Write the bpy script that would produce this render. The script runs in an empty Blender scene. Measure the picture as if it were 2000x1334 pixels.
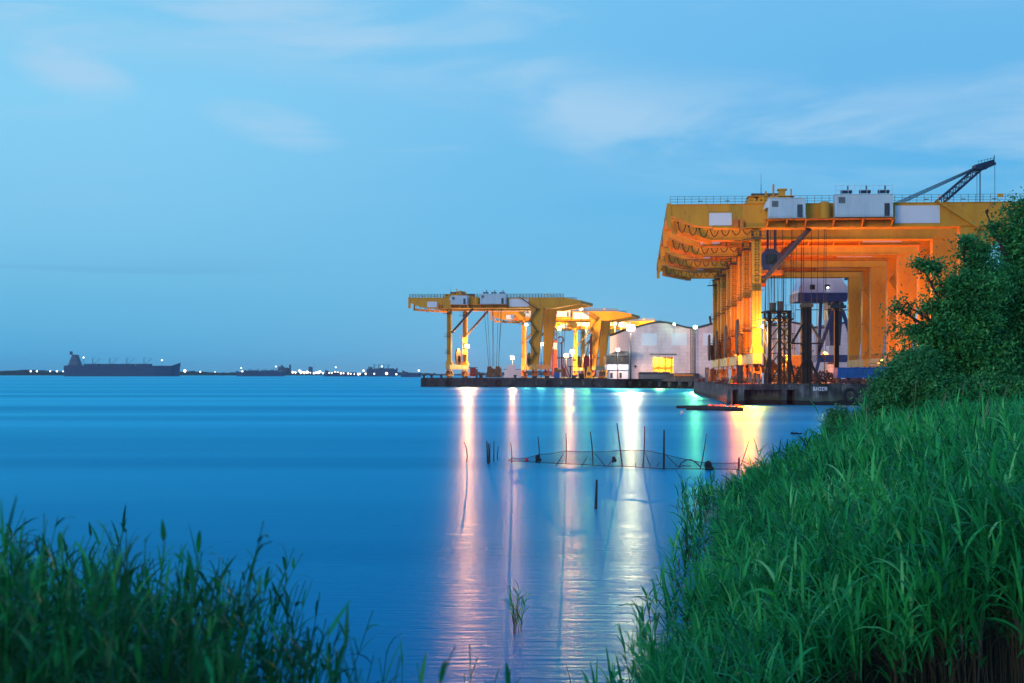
import bpy, math, random
import numpy as np
from mathutils import Vector, Matrix
random.seed(7)
RNG = np.random.default_rng(11)
S = bpy.context.scene
COL = S.collection
F = 2700.0            # focal length in photo pixels (2000 wide)
EYE = 4.6             # eye height above the water

# ---------------------------------------------------------------- camera
cam_d = bpy.data.cameras.new('camera')
cam_d.sensor_width = 36.0
cam_d.lens = 36.0 * F / 2000.0
cam_d.shift_y = 63.0 / 2000.0
cam_d.clip_start = 0.1
cam_d.clip_end = 20000
cam_d.dof.use_dof = True
cam_d.dof.focus_distance = 60
cam_d.dof.aperture_fstop = 2.6
cam = bpy.data.objects.new('camera', cam_d)
COL.objects.link(cam)
cam.location = (0, 0, EYE)
cam.rotation_euler = (math.radians(90), 0, 0)
S.camera = cam

# ---------------------------------------------------------------- world: blue hour sky with thin cirrus
SUN_EL, SUN_AZ = 2.0, 215.0
W = bpy.data.worlds.new('World')
S.world = W
W.use_nodes = True
nt = W.node_tree
nt.nodes.clear()


def N(tree, typ, **kw):
    n = tree.nodes.new(typ)
    for k, v in kw.items():
        setattr(n, k, v)
    return n


def srgb(r, g, b):
    def c(u):
        u /= 255.0
        return u / 12.92 if u <= 0.04045 else ((u + 0.055) / 1.055) ** 2.4
    return (c(r), c(g), c(b), 1.0)


def ramp(tree, stops, src=None, interp='LINEAR'):
    r = N(tree, 'ShaderNodeValToRGB')
    r.color_ramp.interpolation = interp
    e = r.color_ramp.elements
    while len(e) < len(stops):
        e.new(0.5)
    for i, (p, c) in enumerate(stops):
        e[i].position = p
        e[i].color = c
    if src is not None:
        tree.links.new(src, r.inputs[0])
    return r


def math_n(tree, op, a, b=None, clamp=False):
    m = N(tree, 'ShaderNodeMath', operation=op, use_clamp=clamp)
    for i, s in enumerate((a, b)):
        if s is None:
            continue
        if isinstance(s, (int, float)):
            m.inputs[i].default_value = s
        else:
            tree.links.new(s, m.inputs[i])
    return m.outputs[0]


def mixc(tree, fac, a, b, typ='MIX'):
    m = N(tree, 'ShaderNodeMix', data_type='RGBA', blend_type=typ)
    for i, s in ((0, fac), (6, a), (7, b)):
        if isinstance(s, (int, float, tuple)):
            m.inputs[i].default_value = s
        else:
            tree.links.new(s, m.inputs[i])
    return m.outputs[2]


tc = N(nt, 'ShaderNodeTexCoord')
sep = N(nt, 'ShaderNodeSeparateXYZ')
nt.links.new(tc.outputs['Generated'], sep.inputs[0])
elev = math_n(nt, 'MAXIMUM', sep.outputs['Z'], 0.0)
elevs = math_n(nt, 'POWER', elev, 0.5)          # stretch the low part of the sky
E = lambda z: max(z, 0) ** 0.5
left = ramp(nt, [(0.0, srgb(70, 162, 216)), (E(.012), srgb(80, 168, 218)), (E(.05), srgb(102, 182, 224)), (E(.12), srgb(126, 196, 234)),
                 (E(.19), srgb(134, 204, 240)), (E(.26), srgb(124, 199, 238)), (E(.5), srgb(70, 150, 220)), (1.0, srgb(40, 100, 190))], elevs)
right = ramp(nt, [(0.0, srgb(140, 184, 218)), (E(.012), srgb(128, 184, 222)), (E(.05), srgb(108, 182, 224)), (E(.12), srgb(92, 178, 228)),
                  (E(.19), srgb(100, 178, 230)), (E(.26), srgb(110, 184, 233)), (E(.5), srgb(70, 150, 220)), (1.0, srgb(40, 100, 190))], elevs)
azf = N(nt, 'ShaderNodeMapRange', interpolation_type='SMOOTHSTEP')
azf.inputs['From Min'].default_value = -0.36
azf.inputs['From Max'].default_value = 0.30
nt.links.new(sep.outputs['X'], azf.inputs['Value'])
grad = mixc(nt, azf.outputs[0], left.outputs[0], right.outputs[0])
# long soft cirrus bands, descending to the right, plus small wisps
def cloud(rot, scale, nscale, lo, hi, detail, dist):
    mp = N(nt, 'ShaderNodeMapping')
    mp.inputs['Rotation'].default_value = rot
    mp.inputs['Scale'].default_value = scale
    nt.links.new(tc.outputs['Generated'], mp.inputs[0])
    no = N(nt, 'ShaderNodeTexNoise')
    no.inputs['Scale'].default_value = nscale
    no.inputs['Detail'].default_value = detail
    no.inputs['Roughness'].default_value = 0.55
    no.inputs['Distortion'].default_value = dist
    nt.links.new(mp.outputs[0], no.inputs[0])
    r = N(nt, 'ShaderNodeMapRange', interpolation_type='SMOOTHSTEP')
    r.inputs['From Min'].default_value = lo
    r.inputs['From Max'].default_value = hi
    nt.links.new(no.outputs[0], r.inputs['Value'])
    return r.outputs[0]
c1 = cloud((0, math.radians(22), 0), (1.5, 1, 9.0), 1.55, 0.47, 0.72, 3.5, 0.35)
c2 = cloud((0, math.radians(14), 0), (4, 1, 13), 1.9, 0.60, 0.78, 5, 0.6)
hm = N(nt, 'ShaderNodeMapRange')
hm.inputs['From Min'].default_value = 0.085
hm.inputs['From Max'].default_value = 0.16
nt.links.new(sep.outputs['Z'], hm.inputs['Value'])
c12 = math_n(nt, 'ADD', math_n(nt, 'MULTIPLY', c1, 0.20), math_n(nt, 'MULTIPLY', c2, 0.35), clamp=True)
cf = math_n(nt, 'MULTIPLY', c12, hm.outputs[0], clamp=True)
# the long cirrus band and two small wisps seen in the west
band = ramp(nt, [(0.0, (.262,) * 3 + (1,)), (.25, (.250,) * 3 + (1,)), (.50, (.226,) * 3 + (1,)), (.58, (.186,) * 3 + (1,)), (.68, (.172,) * 3 + (1,)), (1.0, (.160,) * 3 + (1,))],
            math_n(nt, 'ADD', math_n(nt, 'MULTIPLY', sep.outputs['X'], 1.4), .52))
dz = math_n(nt, 'ABSOLUTE', math_n(nt, 'SUBTRACT', sep.outputs['Z'], band.outputs[0]))
bm = N(nt, 'ShaderNodeMapRange', interpolation_type='SMOOTHSTEP')
bm.inputs['From Min'].default_value = .055
bm.inputs['From Max'].default_value = .0
nt.links.new(dz, bm.inputs['Value'])
c4 = cloud((0, math.radians(26), 0), (1.6, 1, 7), 3.0, .34, .62, 6, .6)
cf = math_n(nt, 'ADD', cf, math_n(nt, 'MULTIPLY', math_n(nt, 'MULTIPLY', bm.outputs[0], c4), .80), clamp=True)
for wx, wz, rx, rz in ((-.168, .174, .050, .016), (-.295, .202, .040, .018), (-.36, .24, .09, .03)):
    a_ = math_n(nt, 'DIVIDE', math_n(nt, 'SUBTRACT', sep.outputs['X'], wx), rx)
    # tilted: lower to the right
    b_ = math_n(nt, 'DIVIDE', math_n(nt, 'ADD', math_n(nt, 'SUBTRACT', sep.outputs['Z'], wz), math_n(nt, 'MULTIPLY', math_n(nt, 'SUBTRACT', sep.outputs['X'], wx), .18)), rz)
    r2 = math_n(nt, 'ADD', math_n(nt, 'MULTIPLY', a_, a_), math_n(nt, 'MULTIPLY', b_, b_))
    wm_ = N(nt, 'ShaderNodeMapRange', interpolation_type='SMOOTHSTEP')
    wm_.inputs['From Min'].default_value = 1.3
    wm_.inputs['From Max'].default_value = .0
    nt.links.new(r2, wm_.inputs['Value'])
    cf = math_n(nt, 'ADD', cf, math_n(nt, 'MULTIPLY', math_n(nt, 'MULTIPLY', wm_.outputs[0], c4), .8), clamp=True)
cl = mixc(nt, cf, grad, srgb(168, 207, 236))
# low grey blue streak cloud near the horizon
c3 = cloud((0, 0, 0), (1.2, 1, 40), 2.3, 0.56, 0.70, 2, 0.2)
hm2 = ramp(nt, [(0.0, (0, 0, 0, 1)), (E(.035), (0, 0, 0, 1)), (E(.06), (1, 1, 1, 1)), (E(.085), (0, 0, 0, 1))], elevs)
cl2 = mixc(nt, math_n(nt, 'MULTIPLY', math_n(nt, 'MULTIPLY', c3, hm2.outputs[0]), 0.35), cl, srgb(88, 146, 196))
sky = N(nt, 'ShaderNodeTexSky', sky_type='NISHITA')
sky.sun_disc = False
sky.sun_elevation = math.radians(SUN_EL)
sky.sun_rotation = math.radians(SUN_AZ)
sky.altitude = 0
sky.air_density = 1.0
sky.ozone_density = 4.0
skys = mixc(nt, 1.0, sky.outputs[0], (0.008, 0.012, 0.014, 1), 'MULTIPLY')
fin = mixc(nt, 1.0, cl2, skys, 'ADD')
bg = N(nt, 'ShaderNodeBackground')
bg.inputs[1].default_value = 1.03
nt.links.new(fin, bg.inputs[0])
wo = N(nt, 'ShaderNodeOutputWorld')
nt.links.new(bg.outputs[0], wo.inputs[0])

# weak broad afterglow from behind and left of the camera
sl = bpy.data.lights.new('sun', 'SUN')
sl.energy = 0.9
sl.angle = math.radians(20)
sl.color = (1.0, 0.84, 0.68)
so = bpy.data.objects.new('sun', sl)
COL.objects.link(so)
az = math.radians(SUN_AZ)
sd = Vector((math.sin(az) * math.cos(math.radians(12)), math.cos(az) * math.cos(math.radians(12)), math.sin(math.radians(12))))
so.rotation_euler = (-sd).to_track_quat('-Z', 'Y').to_euler()

S.view_settings.view_transform = 'Standard'
S.view_settings.look = 'None'
S.view_settings.exposure = 0.0
S.view_settings.gamma = 1.0
S.cycles.use_denoising = True
S.cycles.max_bounces = 5
S.cycles.diffuse_bounces = 2
S.cycles.glossy_bounces = 3
S.cycles.transparent_max_bounces = 12
S.cycles.sample_clamp_indirect = 4.0
S.cycles.sample_clamp_direct = 0.0

# ---------------------------------------------------------------- helpers


def P(px, py, D):
    return Vector(((px - 1000.0) / F * D, D, EYE + (730.0 - py) / F * D))


def X(px, D):
    return (px - 1000.0) / F * D


ORG = {}


class MB:
    def __init__(s):
        s.v = []
        s.f = []

    def add(s, vs, fs):
        n = len(s.v)
        s.v += [tuple(a) for a in vs]
        s.f += [tuple(n + i for i in q) for q in fs]
        return s

    def hexa(s, p):
        return s.add(p, [(0, 3, 2, 1), (4, 5, 6, 7), (0, 1, 5, 4), (1, 2, 6, 5), (2, 3, 7, 6), (3, 0, 4, 7)])

    def box(s, x0, x1, y0, y1, z0, z1):
        return s.hexa([(x0, y0, z0), (x1, y0, z0), (x1, y1, z0), (x0, y1, z0), (x0, y0, z1), (x1, y0, z1), (x1, y1, z1), (x0, y1, z1)])

    def beam(s, p, q, w, h=None, up=(0, 0, 1)):
        p, q = Vector(p), Vector(q)
        h = h or w
        d = (q - p).normalized()
        u = Vector(up)
        if abs(d.dot(u)) > 0.97:
            u = Vector((1, 0, 0))
        a = d.cross(u).normalized() * w / 2
        b = a.cross(d).normalized() * h / 2
        return s.hexa([p - a - b, p + a - b, p + a + b, p - a + b, q - a - b, q + a - b, q + a + b, q - a + b])

    def tube(s, p, q, r, r2=None, n=10):
        p, q = Vector(p), Vector(q)
        r2 = r if r2 is None else r2
        d = (q - p).normalized()
        u = Vector((0, 0, 1)) if abs(d.z) < 0.95 else Vector((1, 0, 0))
        a = d.cross(u).normalized()
        b = a.cross(d).normalized()
        vs = []
        for c, rr in ((p, r), (q, r2)):
            for i in range(n):
                t = 2 * math.pi * i / n
                vs.append(c + a * math.cos(t) * rr + b * math.sin(t) * rr)
        fs = [(i, (i + 1) % n, n + (i + 1) % n, n + i) for i in range(n)]
        fs += [tuple(range(n - 1, -1, -1)), tuple(range(n, 2 * n))]
        return s.add(vs, fs)

    def path(s, pts, r, n=5, r2=None):
        pts = [Vector(p) for p in pts]
        r2 = r if r2 is None else r2
        vs = []
        m = len(pts)
        for k, c in enumerate(pts):
            d = (pts[min(k + 1, m - 1)] - pts[max(k - 1, 0)]).normalized()
            u = Vector((0, 1, 0)) if abs(d.y) < 0.9 else Vector((1, 0, 0))
            a = d.cross(u).normalized()
            b = a.cross(d).normalized()
            rr = r + (r2 - r) * k / max(1, m - 1)
            for i in range(n):
                t = 2 * math.pi * i / n
                vs.append(c + a * math.cos(t) * rr + b * math.sin(t) * rr)
        fs = []
        for k in range(m - 1):
            for i in range(n):
                fs.append((k * n + i, k * n + (i + 1) % n, (k + 1) * n + (i + 1) % n, (k + 1) * n + i))
        fs += [tuple(range(n - 1, -1, -1)), tuple(range((m - 1) * n, m * n))]
        return s.add(vs, fs)

    def prism(s, poly, z0, z1):           # horizontal outline
        n = len(poly)
        vs = [(x, y, z0) for x, y in poly] + [(x, y, z1) for x, y in poly]
        fs = [(i, (i + 1) % n, n + (i + 1) % n, n + i) for i in range(n)]
        fs += [tuple(range(n - 1, -1, -1)), tuple(range(n, 2 * n))]
        return s.add(vs, fs)

    def slab(s, poly, y0, y1):            # outline in x,z pushed along y
        n = len(poly)
        vs = [(x, y0, z) for x, z in poly] + [(x, y1, z) for x, z in poly]
        fs = [(i, n + i, n + (i + 1) % n, (i + 1) % n) for i in range(n)]
        fs += [tuple(range(n)), tuple(range(2 * n - 1, n - 1, -1))]
        return s.add(vs, fs)

    def ball(s, c, r, n=8, sz=1.0):
        vs, fs = [], []
        m = n // 2 + 1
        for i in range(m + 1):
            a = math.pi * i / m
            for j in range(n):
                b = 2 * math.pi * j / n
                vs.append((c[0] + r * math.sin(a) * math.cos(b), c[1] + r * math.sin(a) * math.sin(b), c[2] + sz * r * math.cos(a)))
        for i in range(m):
            for j in range(n):
                fs.append((i * n + j, (i + 1) * n + j, (i + 1) * n + (j + 1) % n, i * n + (j + 1) % n))
        return s.add(vs, fs)

    def build(s, name, m, parent=None, xf=None, smooth=False):
        me = bpy.data.meshes.new(name)
        vs = s.v
        if xf:
            vs = [xf(Vector(a)) for a in vs]
        o = bpy.data.objects.new(name, me)
        if parent is not None:
            og = ORG[parent.name]
            vs = [(a[0] - og[0], a[1] - og[1], a[2] - og[2]) for a in vs]
            ORG[o.name] = og
            o.parent = parent
        else:
            xs = np.array([tuple(a) for a in vs])
            og = (float(xs[:, 0].mean()), float(xs[:, 1].mean()), float(xs[:, 2].min()))
            vs = [(a[0] - og[0], a[1] - og[1], a[2] - og[2]) for a in vs]
            ORG[o.name] = og
            o.location = og
        me.from_pydata([tuple(a) for a in vs], [], s.f)
        me.materials.append(m)
        if smooth:
            me.polygons.foreach_set('use_smooth', [True] * len(me.polygons))
        me.update()
        COL.objects.link(o)
        return o


def empty(name, loc):
    o = bpy.data.objects.new(name, None)
    o.empty_display_size = 0.5
    o.location = loc
    COL.objects.link(o)
    ORG[o.name] = tuple(loc)
    return o


def tag(o, label=None, cat=None, group=None, kind=None):
    if label:
        o['label'] = label
    if cat:
        o['category'] = cat
    if group:
        o['group'] = group
    if kind:
        o['kind'] = kind
    return o


def thing(name, loc, label, cat, group=None):
    return tag(empty(name, loc), label, cat, group)


def copy_tree(o, parent=None):
    c = o.copy()
    COL.objects.link(c)
    c.parent = parent
    for ch in o.children:
        copy_tree(ch, c)
    return c


# ---------------------------------------------------------------- materials
def base_mat(name):
    m = bpy.data.materials.new(name)
    m.use_nodes = True
    t = m.node_tree
    return m, t, t.nodes['Principled BSDF']


def mat(name, c, c2=None, rough=0.5, metal=0.0, scale=1.5, stretch=(1, 1, 1), lo=.4, hi=.65, bump=0.0, spec=0.5, third=None):
    m, t, b = base_mat(name)
    b.inputs['Roughness'].default_value = rough
    b.inputs['Metallic'].default_value = metal
    b.inputs['Specular IOR Level'].default_value = spec
    tcn = N(t, 'ShaderNodeTexCoord')
    mp = N(t, 'ShaderNodeMapping')
    mp.inputs['Scale'].default_value = stretch
    t.links.new(tcn.outputs['Object'], mp.inputs[0])
    no = N(t, 'ShaderNodeTexNoise')
    no.inputs['Scale'].default_value = scale
    no.inputs['Detail'].default_value = 6
    no.inputs['Roughness'].default_value = 0.65
    t.links.new(mp.outputs[0], no.inputs[0])
    c = c if len(c) == 4 else (*c, 1)
    c2 = c2 or tuple(x * 0.75 for x in c[:3])
    c2 = c2 if len(c2) == 4 else (*c2, 1)
    r = ramp(t, [(lo, c), (hi, c2)], no.outputs[0])
    out = r.outputs[0]
    if third:
        no2 = N(t, 'ShaderNodeTexNoise')
        no2.inputs['Scale'].default_value = scale * 3.1
        no2.inputs['Detail'].default_value = 8
        no2.inputs['Roughness'].default_value = 0.75
        t.links.new(mp.outputs[0], no2.inputs[0])
        f = ramp(t, [(.57, (0, 0, 0, 1)), (.68, (1, 1, 1, 1))], no2.outputs[0])
        out = mixc(t, f.outputs[0], out, (*third, 1))
    t.links.new(out, b.inputs['Base Color'])
    if bump:
        bp = N(t, 'ShaderNodeBump')
        bp.inputs['Strength'].default_value = bump
        bp.inputs['Distance'].default_value = 0.05
        t.links.new(no.outputs[0], bp.inputs['Height'])
        t.links.new(bp.outputs[0], b.inputs['Normal'])
    return m


def emit(name, c, s):
    m, t, b = base_mat(name)
    b.inputs['Base Color'].default_value = (0.02, 0.02, 0.02, 1)
    b.inputs['Emission Color'].default_value = (*c, 1)
    b.inputs['Emission Strength'].default_value = s
    m.cycles.emission_sampling = 'NONE'
    return m


M = {}
M['yellow'] = mat('yellow_paint', (.80, .35, .012), (.66, .26, .012), .6, 0, .35, (1, 1, .25), .35, .7, third=(.40, .16, .03))
M['cream'] = mat('cream_paint', (.78, .48, .12), (.62, .34, .08), .5, 0, .5, (1, 1, .3))
M['rail'] = mat('rail_paint', (.16, .09, .035), (.10, .06, .03), .6, 0, 3)
M['white'] = mat('white_sheet', (.70, .80, .86), (.58, .68, .75), .5, 0, .6, (1, 1, .2))
M['signw'] = mat('white_sign', (.80, .78, .84), (.74, .72, .80), .45, 0, .3)
M['dark'] = mat('dark_steel', (.045, .05, .06), (.02, .022, .03), .6, .2, 2)
M['strut'] = mat('strut_steel', (.05, .055, .08), (.12, .07, .06), .5, .1, .8)
M['rust'] = mat('rusty_steel', (.030, .018, .016), (.06, .03, .022), .8, .1, 1.2, (1, 1, .4), third=(.025, .02, .024))
M['rustl'] = mat('light_rust', (.20, .12, .07), (.10, .05, .035), .8, 0, 1.5, (1, 1, .4))
M['blue'] = mat('blue_paint', (.018, .075, .26), (.012, .05, .18), .5, 0, .8)
M['bluel'] = mat('blue_container', (.02, .12, .42), (.015, .08, .3), .5, 0, .8, third=(.04, .05, .09))
M['navy'] = mat('navy_steel', (.012, .035, .10), (.01, .02, .06), .5, .2, .8)
M['cab'] = mat('cab_paint', (.06, .09, .22), (.04, .05, .12), .35, .1, 1)
M['orange'] = mat('orange_paint', (.70, .20, .02), (.5, .12, .02), .5, 0, 1, third=(.12, .05, .03))
M['red'] = mat('red_paint', (.42, .03, .03), (.28, .02, .025), .55, 0, 1, third=(.1, .03, .03))
M['rope'] = mat('wire_rope', (.05, .05, .055), (.03, .03, .035), .7, .3, 3)
M['glass'] = mat('dark_glass', (.02, .03, .04), (.03, .04, .05), .12, 0, 1)
M['tyre'] = mat('black_rubber', (.015, .015, .018), (.03, .03, .03), .85, 0, 3)
M['wood'] = mat('wet_wood', (.035, .028, .026), (.07, .05, .04), .75, 0, 5, (1, 1, .2))
M['net'] = mat('net_twine', (.035, .06, .07), (.02, .03, .035), .9, 0, 4)
M['grey'] = mat('grey_drum', (.16, .18, .20), (.08, .08, .09), .6, .2, 1.5, third=(.25, .10, .06))
M['darkroof'] = mat('dark_roof', (.03, .033, .045), (.05, .055, .07), .7, 0, .5)
M['shed'] = mat('shed_steel', (.06, .075, .10), (.03, .035, .05), .6, 0, .4, (1, 1, .2))
M['scrap'] = mat('scrap_metal', (.22, .10, .09), (.06, .04, .05), .7, .2, 4)
M['trunk'] = mat('bark', (.06, .045, .035), (.03, .022, .018), .9, 0, 4, (1, 1, .3), bump=.3)
M['ship'] = mat('ship_hull', (.018, .075, .17), (.02, .085, .19), .6, 0, .05)
M['shipw'] = mat('ship_house', (.10, .16, .24), (.07, .12, .2), .6, 0, .1)
M['redfloat'] = mat('red_float', (.6, .05, .04), None, .5)
M['buoy'] = mat('white_float', (.8, .8, .78), None, .4)
M['sandbar'] = mat('pale_timber', (.5, .38, .25), (.3, .2, .14), .7, 0, 3)
M['woods'] = mat('far_trees', (.010, .030, .030), (.006, .018, .022), .9, 0, .05)
M['soil'] = mat('mud', (.030, .026, .020), (.05, .042, .03), .9, 0, 1.2, bump=.4)
M['sill_floor'] = mat('yard_concrete', (.20, .18, .17), (.10, .09, .09), .85, 0, .25)

L_ORANGE = (1.0, .50, .15)
L_AMBER = (1.0, .27, .015)
L_WARM = (1.0, .62, .30)
L_WHITE = (1.0, .90, .66)
L_GREEN = (.50, 1.0, .55)
M['e_orange'] = emit('lit_orange_lamp', (1, .60, .26), 3.4)
M['e_amber'] = emit('lit_amber_lamp', (1, .5, .12), 4)
M['e_white'] = emit('lit_white_lamp', (1, .93, .75), 16)
M['e_green'] = emit('lit_green_lamp', (.75, 1, .70), 12)
M['e_shore'] = emit('lit_shore_lamp', (1, .80, .58), 5)
M['e_shorew'] = emit('lit_shore_white', (.8, .95, 1.0), 4)


def concrete(name, tide=True):
    m, t, b = base_mat(name)
    b.inputs['Roughness'].default_value = .85
    g = N(t, 'ShaderNodeNewGeometry')
    mp = N(t, 'ShaderNodeMapping')
    mp.inputs['Scale'].default_value = (1, 1, .10)
    t.links.new(g.outputs['Position'], mp.inputs[0])
    n1 = N(t, 'ShaderNodeTexNoise')
    n1.inputs['Scale'].default_value = 1.6
    n1.inputs['Detail'].default_value = 7
    n1.inputs['Roughness'].default_value = .7
    t.links.new(mp.outputs[0], n1.inputs[0])
    r1 = ramp(t, [(.32, (.025, .028, .032, 1)), (.50, (.10, .105, .11, 1)), (.60, (.20, .20, .20, 1)), (.70, (.50, .50, .50, 1))], n1.outputs[0])
    n2 = N(t, 'ShaderNodeTexNoise')
    n2.inputs['Scale'].default_value = .5
    n2.inputs['Detail'].default_value = 5
    t.links.new(g.outputs['Position'], n2.inputs[0])
    r2 = ramp(t, [(.40, (.30, .30, .30, 1)), (.62, (1, 1, 1, 1))], n2.outputs[0])
    col = mixc(t, 1.0, r1.outputs[0], r2.outputs[0], 'MULTIPLY')
    if tide:
        sp = N(t, 'ShaderNodeSeparateXYZ')
        t.links.new(g.outputs['Position'], sp.inputs[0])
        zz = math_n(t, 'ADD', sp.outputs['Z'], math_n(t, 'MULTIPLY', math_n(t, 'SUBTRACT', n2.outputs[0], .5), .9))
        zr = math_n(t, 'DIVIDE', zz, 3.0, clamp=True)
        ft = ramp(t, [(.0, (1, 1, 1, 1)), (.20, (1, 1, 1, 1)), (.24, (0, 0, 0, 1))], zr)
        fg = ramp(t, [(.20, (.8, .8, .8, 1)), (.40, (.5, .5, .5, 1)), (.50, (0, 0, 0, 1))], zr)
        col = mixc(t, fg.outputs[0], col, (.06, .085, .055, 1))
        col = mixc(t, ft.outputs[0], col, (.010, .013, .014, 1))
    t.links.new(col, b.inputs['Base Color'])
    bp = N(t, 'ShaderNodeBump')
    bp.inputs['Strength'].default_value = .4
    bp.inputs['Distance'].default_value = .08
    t.links.new(n1.outputs[0], bp.inputs['Height'])
    t.links.new(bp.outputs[0], b.inputs['Normal'])
    return m


M['quay'] = concrete('quay_concrete')
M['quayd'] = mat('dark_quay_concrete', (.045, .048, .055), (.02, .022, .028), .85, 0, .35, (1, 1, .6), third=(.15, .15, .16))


def wall_mat():
    m, t, b = base_mat('warehouse_wall_paint')
    b.inputs['Roughness'].default_value = .8
    g = N(t, 'ShaderNodeNewGeometry')
    br = N(t, 'ShaderNodeTexBrick')
    mp = N(t, 'ShaderNodeMapping')
    mp.inputs['Rotation'].default_value = (math.radians(90), 0, 0)
    t.links.new(g.outputs['Position'], mp.inputs[0])
    t.links.new(mp.outputs[0], br.inputs[0])
    br.inputs['Scale'].default_value = .22
    br.inputs['Color1'].default_value = (.90, .68, .70, 1)
    br.inputs['Color2'].default_value = (.86, .64, .66, 1)
    br.inputs['Mortar'].default_value = (.62, .48, .51, 1)
    br.inputs['Mortar Size'].default_value = .008
    no = N(t, 'ShaderNodeTexNoise')
    no.inputs['Scale'].default_value = .25
    no.inputs['Detail'].default_value = 8
    no.inputs['Roughness'].default_value = .7
    mp2 = N(t, 'ShaderNodeMapping')
    mp2.inputs['Scale'].default_value = (1, 1, .35)
    t.links.new(g.outputs['Position'], mp2.inputs[0])
    t.links.new(mp2.outputs[0], no.inputs[0])
    r = ramp(t, [(.35, (.72, .68, .68, 1)), (.60, (1, 1, 1, 1))], no.outputs[0])
    t.links.new(mixc(t, 1.0, br.outputs[0], r.outputs[0], 'MULTIPLY'), b.inputs['Base Color'])
    return m


M['wwall'] = wall_mat()


def leaf_mat(name, stops, attr='tint', rough=.55, trans=.25):
    m, t, b = base_mat(name)
    a = N(t, 'ShaderNodeAttribute', attribute_name=attr)
    r = ramp(t, stops, a.outputs['Fac'])
    b.inputs['Roughness'].default_value = rough
    b.inputs['Specular IOR Level'].default_value = .35
    t.links.new(r.outputs[0], b.inputs['Base Color'])
    tr = N(t, 'ShaderNodeBsdfTranslucent')
    t.links.new(r.outputs[0], tr.inputs[0])
    mx = N(t, 'ShaderNodeMixShader')
    mx.inputs[0].default_value = trans
    t.links.new(b.outputs[0], mx.inputs[1])
    t.links.new(tr.outputs[0], mx.inputs[2])
    t.links.new(mx.outputs[0], t.nodes['Material Output'].inputs[0])
    return m


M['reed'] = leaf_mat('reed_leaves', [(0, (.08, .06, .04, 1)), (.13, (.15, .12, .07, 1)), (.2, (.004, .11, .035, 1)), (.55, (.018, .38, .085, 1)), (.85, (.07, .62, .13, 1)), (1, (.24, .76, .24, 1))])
M['leaf'] = leaf_mat('tree_leaves', [(0, (.010, .10, .03, 1)), (.5, (.040, .30, .07, 1)), (1, (.14, .56, .14, 1))])
M['leafb'] = leaf_mat('bush_leaves', [(0, (.018, .15, .045, 1)), (.5, (.05, .30, .08, 1)), (1, (.13, .48, .14, 1))])
M['straw'] = mat('dry_straw', (.34, .30, .20), (.22, .18, .12), .8, 0, 4)


def water_mat():
    m, t, b = base_mat('river_water')
    g = N(t, 'ShaderNodeNewGeometry')

    def noise(sc, s, d=3):
        mp = N(t, 'ShaderNodeMapping')
        mp.inputs['Scale'].default_value = sc
        t.links.new(g.outputs['Position'], mp.inputs[0])
        n = N(t, 'ShaderNodeTexNoise')
        n.inputs['Scale'].default_value = s
        n.inputs['Detail'].default_value = d
        t.links.new(mp.outputs[0], n.inputs[0])
        return n.outputs[0]
    big = noise((.10, 1, 1), .030, 4)
    far = noise((.05, 1, 1), .006, 3)
    mixn = math_n(t, 'ADD', math_n(t, 'MULTIPLY', big, .5), math_n(t, 'MULTIPLY', far, .5))
    r = ramp(t, [(.38, (.0, .15, .31, 1)), (.5, (.0, .195, .40, 1)), (.62, (.0, .25, .48, 1))], mixn)
    t.links.new(r.outputs[0], b.inputs['Base Color'])
    rr = N(t, 'ShaderNodeMapRange')
    rr.inputs['From Min'].default_value = .38
    rr.inputs['From Max'].default_value = .62
    rr.inputs['To Min'].default_value = .32
    rr.inputs['To Max'].default_value = .38
    t.links.new(mixn, rr.inputs['Value'])
    t.links.new(rr.outputs[0], b.inputs['Roughness'])
    fine = noise((.22, 1.3, 1), 4.5, 4)
    rough_out = math_n(t, 'ADD', rr.outputs[0], math_n(t, 'MULTIPLY', math_n(t, 'SUBTRACT', fine, .5), .34))
    bp = N(t, 'ShaderNodeBump')
    bp.inputs['Strength'].default_value = 1.0
    bp.inputs['Distance'].default_value = .06
    t.links.new(fine, bp.inputs['Height'])
    t.nodes.remove(b)
    df = N(t, 'ShaderNodeBsdfDiffuse')
    t.links.new(r.outputs[0], df.inputs['Color'])
    gl = N(t, 'ShaderNodeBsdfAnisotropic', distribution='GGX')
    gl.inputs['Color'].default_value = (.15, .92, 1.0, 1)
    t.links.new(rough_out, gl.inputs['Roughness'])
    gl.inputs['Anisotropy'].default_value = .42
    tg = N(t, 'ShaderNodeCombineXYZ')
    tg.inputs[0].default_value = 1.0
    t.links.new(tg.outputs[0], gl.inputs['Tangent'])
    t.links.new(bp.outputs[0], gl.inputs['Normal'])
    fr = N(t, 'ShaderNodeFresnel')
    fr.inputs[0].default_value = 1.75
    mx = N(t, 'ShaderNodeMixShader')
    fm = N(t, 'ShaderNodeMapRange')
    fm.inputs['From Min'].default_value = .42
    fm.inputs['From Max'].default_value = .58
    fm.inputs['To Min'].default_value = .60
    fm.inputs['To Max'].default_value = 1.0
    t.links.new(mixn, fm.inputs['Value'])
    t.links.new(math_n(t, 'MULTIPLY', fr.outputs[0], fm.outputs[0]), mx.inputs[0])
    t.links.new(df.outputs[0], mx.inputs[1])
    t.links.new(gl.outputs[0], mx.inputs[2])
    t.links.new(mx.outputs[0], t.nodes['Material Output'].inputs[0])
    return m


M['water'] = water_mat()

# ---------------------------------------------------------------- ground, water
SHORE = [(-20, 60), (8, 60), (11, 4), (14, 1.6), (20, 2.7), (30, 4.7), (46, 7.4), (52, 9.8), (58, 13.2), (65, 16.6), (80, 20.4), (97, 24.6),
         (110, 30), (150, 43), (180, 56), (196, 70), (230, 90)]


def shore_x(y):
    ys = [a for a, b in SHORE]
    xs = [b for a, b in SHORE]
    return np.interp(y, ys, xs)


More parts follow.
